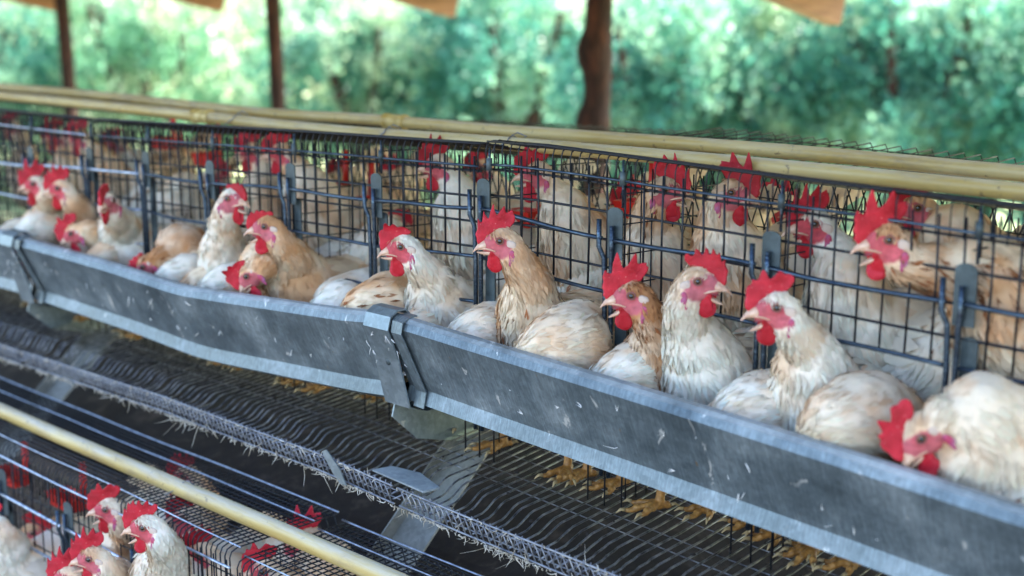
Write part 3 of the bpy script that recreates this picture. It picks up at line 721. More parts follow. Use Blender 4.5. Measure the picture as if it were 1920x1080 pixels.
# red drinkers
def drinker(px, py, Y, label, w=.062):
    p = at(px, py, Y); o = thing('drinker_cup', p, label, 'drinker', 'red drinkers inside the cages')
    m = MB(); d = .026; h = .030
    top = [(-w / 2, -d), (w / 2, -d), (w / 2, d), (-w / 2, d)]; bot = [(a * .82, c * .72) for a, c in top]
    V = [(p.x + a, p.y + c, p.z + h / 2) for a, c in top] + [(p.x + a, p.y + c, p.z - h / 2) for a, c in bot]
    V += [(p.x + a * .9, p.y + c * .88, p.z + h / 2) for a, c in top] + [(p.x + a * .76, p.y + c * .62, p.z - h / 2 + .004) for a, c in bot]
    Fs = [[0, 4, 5, 1], [1, 5, 6, 2], [2, 6, 7, 3], [3, 7, 4, 0], [4, 7, 6, 5]] + [[i, (i + 1) % 4, 8 + (i + 1) % 4, 8 + i] for i in range(4)] + [[8 + i, 8 + (i + 1) % 4, 12 + (i + 1) % 4, 12 + i] for i in range(4)] + [[12, 13, 14, 15]]
    m.add(V, Fs); m.build('cup', M_PLASTIC, o)
    m = MB(); m.tubes(np.array([(p.x + w * .3, p.y + .02, p.z), (p.x + w * .3, p.y + .022, p.z + .085)]), .007, 8, ref=(1, 0, 0)); m.build('stem', M_PLASTIC, o, smooth=True)
for a in ((985, 408, 1.80, 'red drinker cup inside the near cage behind the buff hen with the tall comb'), (672, 377, 1.80, 'red drinker cup inside the middle cage above a white raised tail'),
          (1192, 392, 1.80, 'red drinker cup behind the divider right of the cage joint'), (1912, 470, 1.80, 'red drinker cup at the right edge of the near cage'), (1625, 520, 1.84, 'red drinker cup behind the big open beaked hen on the right'),
          (625, 355, 1.82, 'small red drinker cup beside the raised tail in the middle cage'), (388, 298, 1.84, 'red drinker cup in the blurred cell left of the two red faced hens'), (305, 268, 1.86, 'red drinker cup in the blurred cell at the upper left'),
          (22, 893, 1.30, 'red drinking tray in the lower cage at the left edge'), (128, 938, 1.28, 'red drinking tray in the lower cage above the open beaked hens')):
    drinker(*a, **({'w': .10} if a[1] > 800 else {}))

# ------------------------------------------------------------------ hens
# shared head pieces, in the head's own frame: x forward, y to the bird's left, z up, origin level with the eyes
def remeshed(mb, voxel, smooth=4):
    me = bpy.data.meshes.new('tmp'); me.from_pydata(np.concatenate(mb.v).tolist(), [], mb.f)
    o = bpy.data.objects.new('tmp', me); COL.objects.link(o)
    r = o.modifiers.new('r', 'REMESH'); r.mode = 'VOXEL'; r.voxel_size = voxel
    if smooth: s = o.modifiers.new('s', 'SMOOTH'); s.iterations = smooth; s.factor = .5
    dg = bpy.context.evaluated_depsgraph_get()
    ev = bpy.data.meshes.new_from_object(o.evaluated_get(dg))
    bpy.data.objects.remove(o); bpy.data.meshes.remove(me)
    ev.polygons.foreach_set('use_smooth', [True] * len(ev.polygons)); return ev
def spike_outline(base, tips, seed=0):
    """comb outline: from the beak end round the tips to the back and home along the skull"""
    rg = random.Random(seed); out = []
    n = len(tips)
    for i, (f, u) in enumerate(tips): out.append((f, u))
    return base + out
def comb_data(out, bend=None, thick=.0042):
    bm = bmesh.new()
    vs = [bm.verts.new((f, -thick / 2, u)) for f, u in out]; fc = bm.faces.new(vs)
    r = bmesh.ops.extrude_face_region(bm, geom=[fc]); ev = [v for v in r['geom'] if isinstance(v, bmesh.types.BMVert)]
    for v in ev: v.co.y += thick
    bmesh.ops.triangulate(bm, faces=bm.faces[:]); bmesh.ops.recalc_face_normals(bm, faces=bm.faces[:])
    m = MB(); m.add([tuple(v.co) for v in bm.verts], [[v.index for v in f.verts] for f in bm.faces]) if not bm.verts.index_update() else None
    bm.free()
    me = remeshed(m, .0013, 3)
    for v in me.vertices:
        c = v.co; k = max(0, c.z - .022)
        c.y *= 1 + .9 * max(0, (.030 - c.z)) / .03          # thicker at the root
        c.y += .0022 * math.sin(c.x * 120 + 1) * min(1, k / .02)
        if bend:
            a = bend * k; c.y += math.sin(a) * k; c.z -= (1 - math.cos(a)) * k * 1.15
    me.name = 'comb'; me.materials.append(M_RED); return me
ROOT = [(-.0155, .0195), (-.006, .017), (.006, .013), (.018, .006), (.028, -.004), (.036, -.0085)]
def comb(tips, bend=None): return comb_data(ROOT + tips, bend)
def serr(pts):   # small jaggedness of a comb edge
    return [(f + random.uniform(-.0006, .0006), u + random.uniform(-.0006, .0006)) for f, u in pts]
COMBS = {
 'crown': comb(serr([(.039, -.003), (.0385, .002), (.041, .008), (.0375, .017), (.0362, .0345), (.0335, .029), (.0300, .026), (.0285, .040), (.0275, .0485), (.0245, .041), (.0195, .033), (.0165, .045), (.0125, .058), (.0108, .059), (.0095, .050), (.006, .039), (.001, .046), (-.0055, .056), (-.0075, .055), (-.0085, .046), (-.009, .043), (-.0135, .045), (-.0195, .0485), (-.0215, .044), (-.0235, .037), (-.0235, .030), (-.020, .024)])),
 'tall': comb(serr([(.041, -.002), (.0395, .004), (.0435, .010), (.0405, .018), (.042, .026), (.0385, .037), (.0345, .032), (.0285, .030), (.0265, .046), (.0215, .063), (.0190, .062), (.0165, .050), (.0115, .0385), (.0050, .044), (-.0045, .060), (-.0075, .062), (-.0085, .054), (-.0095, .045), (-.0155, .046), (-.0240, .0475), (-.0225, .043), (-.0265, .041), (-.0245, .033), (-.0185, .025)])),
 'round': comb(serr([(.040, -.004), (.0415, .003), (.0395, .012), (.040, .020), (.0375, .028), (.0335, .027), (.031, .036), (.0275, .035), (.0235, .0345), (.0195, .047), (.0160, .0495), (.0125, .043), (.009, .036), (.0035, .040), (-.004, .0475), (-.0085, .046), (-.0125, .042), (-.0195, .043), (-.0245, .039), (-.0255, .033), (-.0215, .026)])),
 'many': comb(serr([(.038, -.003), (.0385, .005), (.0405, .013), (.037, .020), (.037, .030), (.034, .029), (.0315, .025), (.0305, .038), (.0285, .041), (.0255, .032), (.0225, .041), (.0195, .0465), (.0175, .040), (.0145, .034), (.0115, .043), (.0078, .048), (.0055, .040), (.0025, .035), (-.0025, .043), (-.0070, .045), (-.0085, .037), (-.0125, .034), (-.0185, .038), (-.0225, .035), (-.0225, .028), (-.018, .022)])),
 'flop': comb(serr([(.039, -.004), (.040, .004), (.0385, .012), (.0395, .022), (.0355, .030), (.0325, .028), (.0305, .040), (.0265, .050), (.0235, .046), (.0205, .036), (.0165, .040), (.0125, .045), (.0095, .041), (.0065, .034), (.0005, .035), (-.0065, .034), (-.0125, .030), (-.018, .024)]), 24),
 'low': comb(serr([(.038, -.004), (.039, .003), (.0375, .011), (.0355, .020), (.032, .019), (.0295, .027), (.026, .027), (.0225, .023), (.0195, .030), (.016, .031), (.012, .026), (.008, .030), (.003, .030), (-.001, .026), (-.008, .028), (-.014, .026)])),
}
def blob(name, balls, material, voxel=.0012, smooth=3):
    m = MB()
    for c, r in balls: m.ball(c, r, 14, 10)
    me = remeshed(m, voxel, smooth); me.name = name; me.materials.append(material); return me
WATTLE = blob('wattle', [((0, 0, -.020), (.0118, .0034, .0128)), ((.002, 0, -.010), (.0085, .0034, .010)), ((.005, 0, -.001), (.0055, .003, .007))], M_RED)
LOBE = blob('ear_lobe', [((0, 0, 0), (.0058, .0026, .0105)), ((.0030, .0003, -.009), (.0030, .0020, .009))], M_LOBE)
EARTUFT = blob('ear_tuft', [((0, 0, 0), (.0085, .0036, .0070)), ((.003, .0004, .003), (.0055, .0030, .0052)), ((-.003, 0, -.004), (.005, .003, .005))], M_EARTUFT)
def beak_data(name, upper):
    m = MB(); K = 10; P = []; W = []; Hh = []
    V = []; n = 14
    for i in range(K + 1):
        s = i / K
        if upper: x = .023 + .0225 * s; z = -.0105 - .0115 * s ** 2.2; w = .0092 * (1 - s ** 2) + .0010; h = .0098 * (1 - s ** 1.7) + .0012
        else: x = .008 + .031 * s; z = -.0195 - .0030 * s + .002 * s * s; w = .0074 * (1 - s ** 2) + .0008; h = .0056 * (1 - s ** 2.2) + .0010
        for j in range(n):
            a = 2 * math.pi * j / n; cz = math.sin(a)
            if upper and cz < 0: cz *= .35
            if not upper and cz > 0: cz *= .2
            V.append((x, w * math.cos(a), z + h * cz))
    Fs = [[i * n + j, i * n + (j + 1) % n, (i + 1) * n + (j + 1) % n, (i + 1) * n + j] for i in range(K) for j in range(n)]
    Fs += [list(range(n))[::-1], [K * n + j for j in range(n)]]
    m.add(V, Fs)
    if upper:
        for s in (-1, 1):      # cutting edge running back to the corner of the mouth
            m.tubes(np.array([(.036, s * .0040, -.0155), (.026, s * .0068, -.0140), (.016, s * .0105, -.0155), (.008, s * .0128, -.0178)]), np.array([.0014, .0018, .0017, .0008]), 7)
            m.ball((.028, s * .0050, -.0065), (.0048, .0022, .0022), 8, 6)
    return m.data(name, M_BEAK, smooth=True)
UBEAK = beak_data('upper_beak', True); LBEAK = beak_data('lower_beak', False)
m = MB(); m.ball((.013, 0, -.0180), (.016, .0062, .0022), 10, 6); TONGUE = m.data('tongue', M_TONGUE, smooth=True)
m = MB(); m.ball((0, 0, 0), .0060, 16, 10); EYE = m.data('eye', M_IRIS, smooth=True)
m = MB(); m.ball((0, .0040, 0), (.0041, .0030, .0041), 14, 10); PUPIL = m.data('pupil', M_PUPIL, smooth=True)
m = MB(); a_ = np.linspace(0, 2 * math.pi, 19); m.tubes(np.array([(.0061 * math.cos(a), .0030, .0055 * math.sin(a)) for a in a_]), .0011, 6, ref=(0, 1, 0), caps=False); LID = m.data('eyelid', M_LID, smooth=True)
# a leg with its foot: shank, three toes forward (-Y), one back, claws
def leg_data(seed):
    rg = random.Random(seed); m = MB(); c = MB()
    m.tubes(np.array([(0, .01, .17), (0, .012, .10), (0, .004, .05), (0, 0, .018), (0, -.002, .006)]), np.array([.0095, .0066, .0066, .0078, .009]), 10, ref=(1, 0, 0))
    for ang, L in ((0, .058), (.55, .048), (-.55, .048), (math.pi + .25, .02)):
        ang += rg.uniform(-.1, .1); dx, dy = math.sin(ang), -math.cos(ang)
        P = [(0, 0, .008)] + [(dx * L * s, dy * L * s, .0085 + .004 * math.sin(s * 5.5)) for s in (.25, .5, .75, 1)]
        P[-1] = (P[-1][0], P[-1][1], .0065); m.tubes(np.array(P), np.array([.0074, .0057, .0054, .0047, .0040]), 8, ref=(.1, .2, 1))
        for s in (.36, .68): m.ball((dx * L * s, dy * L * s, .0085), .0064, 8, 6)
        c_ = [(dx * L, dy * L, .0075), (dx * (L + .007), dy * (L + .007), .0085), (dx * (L + .015), dy * (L + .015), .0035)]
        c.tubes(np.array(c_), np.array([.0034, .0026, .0006]), 7, ref=(.1, .2, 1))
    me = remeshed(m, .0024, 2); me.name = 'leg'; me.materials.append(M_LEG)
    return me, c.data('claws', M_CLAW, smooth=True)
LEGS = [leg_data(s) for s in range(3)]

def mesh_np(name, V, Q, material, col=None, smooth=True):
    me = bpy.data.meshes.new(name); n, k = Q.shape
    me.vertices.add(len(V)); me.vertices.foreach_set('co', V.astype(np.float32).ravel())
    me.loops.add(n * k); me.loops.foreach_set('vertex_index', Q.astype(np.int32).ravel())
    me.polygons.add(n); me.polygons.foreach_set('loop_start', (np.arange(n) * k).astype(np.int32))
    me.update(calc_edges=True)
    if smooth: me.polygons.foreach_set('use_smooth', np.ones(n, bool))
    if col is not None: set_col(me, col)
    me.materials.append(material); return me
def set_col(me, col):
    a = me.color_attributes.new('Col', 'FLOAT_COLOR', 'POINT')
    a.data.foreach_set('color', np.concatenate([col, np.ones((len(col), 1))], 1).astype(np.float32).ravel())
def cr(P, t):
    """Catmull-Rom through P (list of arrays) sampled at t in 0..len-1"""
    P = np.asarray(P, float); n = len(P); i = np.clip(np.floor(t).astype(int), 0, n - 2); f = (t - i)[:, None]
    p0 = P[np.maximum(i - 1, 0)]; p1 = P[i]; p2 = P[i + 1]; p3 = P[np.minimum(i + 2, n - 1)]
    return .5 * ((2 * p1) + (-p0 + p2) * f + (2 * p0 - 5 * p1 + 4 * p2 - p3) * f * f + (-p0 + 3 * p1 - 3 * p2 + p3) * f ** 3)
def snoise(P, sc, seed):
    return np.array([noise.noise((p[0] * sc + seed, p[1] * sc, p[2] * sc)) for p in P])
PAL = {'white': (np.array((.91, .81, .68)), np.array((.86, .62, .42))), 'cream': (np.array((.89, .72, .54)), np.array((.80, .50, .29))),
       'buff': (np.array((.87, .67, .47)), np.array((.72, .39, .19))), 'tan': (np.array((.84, .63, .45)), np.array((.52, .24, .10)))}
BROWN = np.array((.20, .075, .03))
SKIN = np.array((.56, .085, .10)); SKIN2 = np.array((.52, .18, .20))
hen_no = 0
ZCYL = Matrix()
def hen(label, eye, nb, th=0, pit=0, roll=0, body=(0, 1), via=None, pal='cream', buff=.35, spk=0.0, combk='crown', open_=0, s=.96,
        nf=4500, vox=.0055, legs=True, group='hens at the upper trough', girth=1.0, tail=.5, face=True, blen=1.0, floor=None, redface=.5):
    global hen_no
    hen_no += 1; seed = hen_no * 13.7; rg = np.random.default_rng(hen_no)
    th = math.radians(th); pit = math.radians(pit)
    E = at(*eye)
    fh = -RGT * math.cos(th) - FWD * math.sin(th)
    f = fh * math.cos(pit) + UP * math.sin(pit)
    l = UP.cross(fh); u = f.cross(l)
    if roll: q = Matrix.Rotation(math.radians(roll), 3, f); l = q @ l; u = q @ u
    side = 1 if l.dot(-FWD) > 0 else -1
    O = E - l * (side * .0165 * s)
    HM = Matrix(((f.x, l.x, u.x, O.x), (f.y, l.y, u.y, O.y), (f.z, l.z, u.z, O.z), (0, 0, 0, 1))) @ Matrix.Scale(s, 4)
    hp = lambda a, b, c: O + (f * a + l * b + u * c) * s
    NB = at(*nb)
    bd = Vector((body[0], body[1], 0)).normalized()
    flz = (float(zf(NB.x, 1.65)) if floor is None else floor)
    # spine from the tail to the head
    B = blen
    cz = max(NB.z - .055, flz + .16)
    pts = [NB + bd * (.29 * B) + UP * (.02 + .06 * tail), NB + bd * (.21 * B) + Vector((0, 0, .0)), Vector((NB.x, NB.y, 0)) + bd * (.12 * B) + UP * (cz - .0), Vector((NB.x, NB.y, 0)) + bd * .035 + UP * (cz + .012), NB + bd * (-.006) + UP * .02]
    rad = [.020, .052 * girth, .088 * girth, .080 * girth, .055 * girth]
    back = hp(-.020, 0, -.016)
    if via:
        for (px, py, Y, r) in via:
            pts.append(at(px, py, Y) - UP * (r * 1.0)); rad.append(r)
    else:
        mid = NB * .5 + back * .5 - f * (.012 * s) + UP * .0
        pts.append(mid); rad.append(.037 * (.5 + .5 * girth))
    nk = hp(-.026, 0, -.032) if pit > -.4 else hp(-.034, 0, -.012)
    pts += [nk, back]; rad += [.0265 * s, .0215 * s]
    n = len(pts); tt = np.linspace(0, n - 1, 90)
    S = cr([tuple(p) for p in pts], tt); R = cr([(r, r, r) for r in rad], tt)[:, 0]
    mb = MB(); last = None
    for i in range(len(S)):
        if last is None or np.linalg.norm(S[i] - last) > R[i] * .22 or i == len(S) - 1:
            r = R[i] * (1 + .05 * noise.noise((i * .5, seed, 0)))
            mb.ball(S[i], r, 14, 9); last = S[i]
    fc, lc, uc = Vector(f), Vector(l), Vector(u); RM = Matrix((f, l, u)).transposed()
    for c, r in (((-.004, 0, .0005), (.0215, .0178, .0205)), ((.010, 0, -.005), (.0185, .0150, .0170)), ((.020, 0, -.0105), (.0135, .0105, .0118)), ((-.002, 0, -.015), (.0190, .0155, .0165)), ((-.017, 0, -.006), (.0185, .0175, .0195)), ((.006, .0085, -.001), (.011, .0075, .009)), ((.006, -.0085, -.001), (.011, .0075, .009))):
        mb.ball(hp(*c), tuple(x * s for x in r), 16, 11, RM)
    me = remeshed(mb, vox, 5); me.name = 'body'
    nv = len(me.vertices); V = np.empty(nv * 3, np.float32); me.vertices.foreach_get('co', V); V = V.reshape(-1, 3).astype(float)
    NR = np.empty(nv * 3, np.float32); me.vertices.foreach_get('normal', NR); NR = NR.reshape(-1, 3).astype(float)
    # soft unevenness of the plumage under the single feathers, fading out towards the head
    hd_ = np.clip((np.linalg.norm(V - np.array(O), axis=1) - .05) / .05, 0, 1)
    V = V + NR * ((snoise(V, 26, seed + 2) * .0042 + snoise(V, 70, seed + 3) * .0016) * hd_)[:, None]
    me.vertices.foreach_set('co', V.astype(np.float32).ravel()); me.update()
    Ti = np.gradient(S, axis=0); Ti /= np.linalg.norm(Ti, axis=1, keepdims=True) + 1e-9
    def near(P):
        d = np.linalg.norm(P[:, None, :] - S[None], axis=2) - R[None] * .6
        return d.argmin(1)
    def local(P):
        D = P - np.array(O); return np.stack([D @ np.array(f), D @ np.array(l), D @ np.array(u)], 1) / s
    def skinmask(P):
        Q = local(P); e = ((Q[:, 0] - .012) / .031) ** 2 + ((Q[:, 2] + .012) / .0215) ** 2
        e = e + np.clip((np.abs(Q[:, 1]) - .03) / .004, 0, 10)
        top = np.clip((Q[:, 2] - .0105 + .12 * np.clip(Q[:, 0] - .006, 0, 1)) / .003, 0, 1)
        m = np.clip((1.08 - e) / .16, 0, 1) * (1 - top)
        return np.maximum(m, np.clip((Q[:, 0] - .022) / .004, 0, 1) * (np.abs(Q[:, 1]) < .03) * (np.abs(Q[:, 2]) < .035) * (Q[:, 0] < .05))
    base, bf = PAL[pal]
    def feathercol(P, k):
        n1 = snoise(P, 16, seed); n2 = snoise(P, 45, seed + 5)
        nn = np.clip(buff + n1 * 1.3 + n2 * .7 + .25 * (k / 90.0 - .5), 0, 1)[:, None]
        return base * (1 - nn) + bf * nn
    ki = near(V)
    sm = skinmask(V)[:, None]
    Q = local(V); eyed = np.exp(-(((Q[:, 0] - .001) / .0105) ** 2 + ((Q[:, 2]) / .0095) ** 2))[:, None]
    sk = SKIN2 * (1 - redface) + SKIN * redface; sk = sk * (1 - .6 * eyed) + np.array((.55, .05, .065)) * .6 * eyed
    sk = sk * (1 + .26 * snoise(V, 230, seed)[:, None] + .26 * snoise(V * np.array((1, 1, 2.4)), 95, seed)[:, None])
    set_col(me, feathercol(V, ki) * (1 - sm) + sk * sm if face else feathercol(V, ki)); me.materials.append(M_BODY)
    base_pt = Vector((NB.x + bd.x * .1, NB.y + bd.y * .1, flz))
    root = thing('hen', base_pt, label, 'hen', group)
    me.transform(Matrix.Translation(-base_pt))
    bo = bpy.data.objects.new('body', me); COL.objects.link(bo); bo.parent = root
    # plumage: many small overlapping feathers laid from the head towards the tail
    if nf:
        npoly = len(me.polygons); A = np.empty(npoly, np.float32); me.polygons.foreach_get('area', A)
        C = np.empty(npoly * 3, np.float32); me.polygons.foreach_get('center', C); C = C.reshape(-1, 3).astype(float) + np.array(base_pt)
        PN = np.empty(npoly * 3, np.float32); me.polygons.foreach_get('normal', PN); PN = PN.reshape(-1, 3).astype(float)
        kk = near(C); headw = np.clip((kk - 50) / 38.0, 0, 1)
        wgt = A * (1 + 5.0 * headw ** 1.5)
        toCam = np.array((0, 0, H)) - C; facing = (PN * toCam).sum(1) / np.linalg.norm(toCam, axis=1)
        wgt = wgt * np.where(facing > -.35, 1, .12)
        wgt = wgt * (1 - skinmask(C)) ; wgt /= wgt.sum()
        ix = rg.choice(npoly, nf, p=wgt); P = C[ix] + rg.normal(size=(nf, 3)) * .0016; Nn = PN[ix]; k = kk[ix]
        hw = np.clip((k - 45) / 44.0, 0, 1)
        flow = -Ti[k]; flow = flow - Nn * (flow * Nn).sum(1, keepdims=True)
        flow += .35 * np.array((0, 0, -1)) * (1 - hw)[:, None]
        flow /= np.linalg.norm(flow, axis=1, keepdims=True) + 1e-6
        tilt = (rg.uniform(.015, .08, nf) + (rg.random(nf) < .025) * rg.uniform(.1, .35, nf)) * (1 - .45 * hw)
        clump = np.stack([snoise(P, 34, seed + 20), snoise(P, 60, seed + 31)], 1)
        sd_ = np.cross(Nn, flow)
        d = flow + Nn * tilt[:, None] + sd_ * (rg.normal(size=nf) * .16 + clump[:, 0] * .55)[:, None]; d /= np.linalg.norm(d, axis=1, keepdims=True)
        w = np.cross(Nn, d); w /= np.linalg.norm(w, axis=1, keepdims=True) + 1e-6
        w = w + Nn * (rg.normal(size=nf) * .18)[:, None]
        L = (.030 * (1 - hw) + .0095 * hw) * rg.uniform(.65, 1.3, nf); wd = L * (.105 * (1 - hw) + .13 * hw) * rg.uniform(.7, 1.3, nf)
        L = L[:, None]; wd = wd[:, None]; b0 = P - Nn * .0016
        V4 = np.stack([b0, b0 + d * L * .5 + w * wd + Nn * .0004, b0 + d * L - Nn * (.10 * L), b0 + d * L * .5 - w * wd], 1)
        c = feathercol(P, k) * (1 + rg.normal(size=(nf, 1)) * .045)
        if spk:
            patch = np.clip(snoise(P, 14, seed + 9) * 2.2 + .35, 0, 1) * np.clip(1.4 - np.abs(k - 62) / 34.0, .15, 1)
            isp = rg.random(nf) < spk * patch; c = np.where(isp[:, None], BROWN * rg.uniform(.7, 2.4, (nf, 1)), c)
        cc = np.repeat(c, 4, 0).reshape(nf, 4, 3); cc[:, 2] = np.clip(cc[:, 2] * 1.05, 0, .86); cc[:, 0] *= .97
        me2 = mesh_np('plumage', (V4.reshape(-1, 3) - np.array(base_pt)), np.arange(nf * 4).reshape(-1, 4), M_FEATH, np.clip(cc.reshape(-1, 3), 0, .88))
        po = bpy.data.objects.new('plumage', me2); COL.objects.link(po); po.parent = root; po['kind'] = 'stuff'
    # wings and tail: longer feathers laid in rows
    def fan(name, starts, dirs, Ls, wds, up):
        V = []; cs = []
        for p, dd, Lq, wq, nn_ in zip(starts, dirs, Ls, wds, up):
            dd = dd.normalized(); ww = dd.cross(nn_).normalized() * wq; nn2 = ww.cross(dd).normalized()
            V += [[p, p + dd * Lq * .35 + ww + nn2 * .002, p + dd * Lq * .85 + ww * .8, p + dd * Lq, p + dd * Lq * .85 - ww * .8, p + dd * Lq * .35 - ww + nn2 * .002]]
            ccol = np.clip((base * .9 + bf * .1) * rg.uniform(.88, 1.08), 0, .88)
            if spk and rg.random() < spk: ccol = bf * .7
            cs += [ccol] * 6
        V = np.array([[tuple(q) for q in v] for v in V]).reshape(-1, 3) - np.array(base_pt)
        o = bpy.data.objects.new(name, mesh_np(name, V, np.arange(len(V)).reshape(-1, 6), M_FEATH, np.array(cs))); COL.objects.link(o); o.parent = root
    lat = UP.cross(bd)
    cB = Vector((NB.x, NB.y, cz)) + bd * (.10 * B); rb = .088 * girth
    for sg in (-1, 1):
        st, dr, Lq, wq, uq = [], [], [], [], []
        for row in range(4):
            for q in range(6):
                a = math.radians(18 + q * 13)      # round the flank
                nrm = lat * sg * math.cos(a) + UP * math.sin(a)
                p = cB + bd * (-.055 + .040 * row) + nrm * (rb * .99 + .004 - row * .002)
                st.append(p); dr.append(bd * 1 + UP * (.02 - .2 * math.sin(a)) + nrm * (.07 - .03 * row)); Lq.append(.055 + .010 * row); wq.append(.011); uq.append(nrm)
        fan('wing', st, dr, Lq, wq, uq)
    tp = pts[0]; st, dr, Lq, wq, uq = [], [], [], [], []
    for q in range(9):
        a = (q - 4) / 4; st.append(tp - bd * .02 + lat * a * .012); dr.append(bd * .75 + UP * (.25 + .8 * tail - .25 * abs(a)) + lat * a * .35); Lq.append(.085); wq.append(.013); uq.append(lat if abs(a) < .6 else (lat + bd * .4 * a))
    fan('tail', st, dr, Lq, wq, uq)
    # head pieces
    if face:
        place('comb', COMBS[combk], root, HM)
        place('upper_beak', UBEAK, root, HM)
        J = Matrix.Translation((.008, 0, -.0175)) @ Matrix.Rotation(math.radians(31 * open_), 4, 'Y') @ Matrix.Translation((-.008, 0, .0175))
        place('lower_beak', LBEAK, root, HM @ J)
        if open_: place('tongue', TONGUE, root, HM @ Matrix.Translation((.008, 0, -.0175)) @ Matrix.Rotation(math.radians(13 * open_), 4, 'Y') @ Matrix.Translation((-.008, 0, .0175)))
        hang = Matrix.Rotation(-pit * .75, 4, 'Y') if pit < 0 else Matrix()
        for sg in (1, -1):
            sw = Matrix.Rotation(math.radians(-12 * sg + rg.uniform(-5, 5)), 4, 'X'); sz = Matrix.Scale(rg.uniform(.92, 1.12), 4)
            place('wattle', WATTLE, root, HM @ Matrix.Translation((.0075 + (.004 if sg == -side else 0), .0058 * sg, -.0225)) @ (Matrix.Rotation(pit * .75, 4, 'Y')) @ sw @ sz)
            place('ear_lobe', LOBE, root, HM @ Matrix.Translation((-.0190, .0238 * sg, -.024)) @ Matrix.Rotation(math.radians(-14 * sg), 4, 'Z'))
            place('ear_tuft', EARTUFT, root, HM @ Matrix.Translation((-.0180, .0180 * sg, -.0065)) @ Matrix.Rotation(math.radians(-14 * sg), 4, 'Z'))
            fl = Matrix.Rotation(math.radians(0 if sg > 0 else 180), 4, 'Z') @ Matrix.Rotation(math.radians(-10), 4, 'Z' )
            EM = HM @ Matrix.Translation((.0, .0136 * sg, .0)) @ Matrix.Rotation(math.radians(-9 * sg), 4, 'Z') @ (Matrix.Scale(-1, 4, (0, 1, 0)) if sg < 0 else Matrix())
            eo = place('eye', EYE, root, EM @ Matrix.Translation((0, .0006, 0)))
            place('pupil', PUPIL, eo, EM)
            place('eyelid', LID, eo, EM @ Matrix.Translation((0, .0013, 0)))
    if legs:
        for sg in (-1, 1):
            q = base_pt + lat * (.034 * sg) + bd * rg.uniform(-.055, .01)
            q.y = (rg.uniform(1.75, 1.82) if rg.random() < .42 else rg.uniform(1.595, 1.66)) if NB.y < 1.62 else max(q.y, 1.60); q.z = float(zf(q.x, q.y)) + .0
            a = rg.uniform(-.7, .3); k = int(rg.integers(0, 3)); LM = Matrix.Translation(q) @ Matrix.Rotation(a, 4, 'Z')
            lo = place('leg', LEGS[k][0], root, LM); place('claws', LEGS[k][1], lo, LM)['kind'] = 'stuff'
    return root

HI = dict(nf=10000, vox=.0042)
# heads out over the trough, from the left
hen('red faced cream hen at the far left, its tall comb overlapping the next hen', (62, 345, 1.49), (85, 440, 1.60), pal='cream', combk='tall', redface=1)
hen('second hen from the left over the trough, its red comb lobed at the back', (108, 353, 1.47), (165, 440, 1.58), pal='cream', combk='crown', redface=1)
hen('cream hen bending low over the far end of the middle trough below two tall combs', (133, 438, 1.46), (212, 465, 1.57), pit=-25, pal='cream', combk='round', redface=.7)
hen('slim white hen facing the viewer with its comb flopped aside at the upper left', (213, 376, 1.47), (235, 455, 1.56), th=84, pal='white', buff=.1, combk='flop', redface=.3)
hen('tan hen with head sunk in the middle trough left of the pale domed necks', (268, 500, 1.45), (345, 480, 1.55), pit=-42, pal='tan', buff=.5, combk='low', redface=.4, spk=.05)
hen('white hen stretching up and looking right with open beak in the middle cage', (426, 372, 1.49), (428, 500, 1.56), th=148, pit=4, pal='white', buff=.12, combk='low', open_=.8, redface=.3)
hen('buff hen pecking in the trough with folded comb under the stretching white hen', (462, 518, 1.44), (505, 515, 1.56), pit=-48, pal='buff', buff=.4, combk='flop', redface=.4)
hen('buff orange hen with open orange beak over the middle trough', (496, 425, 1.46), (555, 525, 1.555), pal='buff', buff=.45, combk='low', open_=.9, redface=.3, **HI)
hen('white hen with a small backswept comb just above the near trough strap', (752, 463, 1.47), (822, 575, 1.555), pal='white', buff=.16, combk='flop', redface=.9, pit=-2, **HI)
hen('buff and cream hen with a tall five pointed comb standing over the strap joint', (938, 452, 1.46), (1000, 605, 1.55), pal='buff', buff=.3, combk='crown', spk=.10, redface=.45, nf=14000, vox=.0042)
hen('brown speckled hen with open beak left of the white hen that looks right', (1184, 555, 1.46), (1245, 690, 1.555), pal='tan', buff=.3, combk='tall', open_=1, spk=.34, redface=.45, nf=12500, vox=.0042)
hen('white hen over the near trough looking right with gaping beak', (1308, 528, 1.47), (1318, 690, 1.545), th=157, pit=3, pal='white', buff=.22, combk='many', open_=1, redface=.3, nf=12500, vox=.0042)
hen('rightmost of the three gaping hens over the near trough, white with a rounded red comb', (1457, 577, 1.45), (1525, 725, 1.545), pal='white', buff=.25, combk='round', open_=1, redface=.6, nf=12500, vox=.0042)
hen('large blurred hen pecking in the near trough at the lower right', (1728, 822, 1.43), (1850, 820, 1.515), pit=-52, pal='cream', buff=.12, combk='round', redface=.5, s=1.0, **HI, girth=1.12)
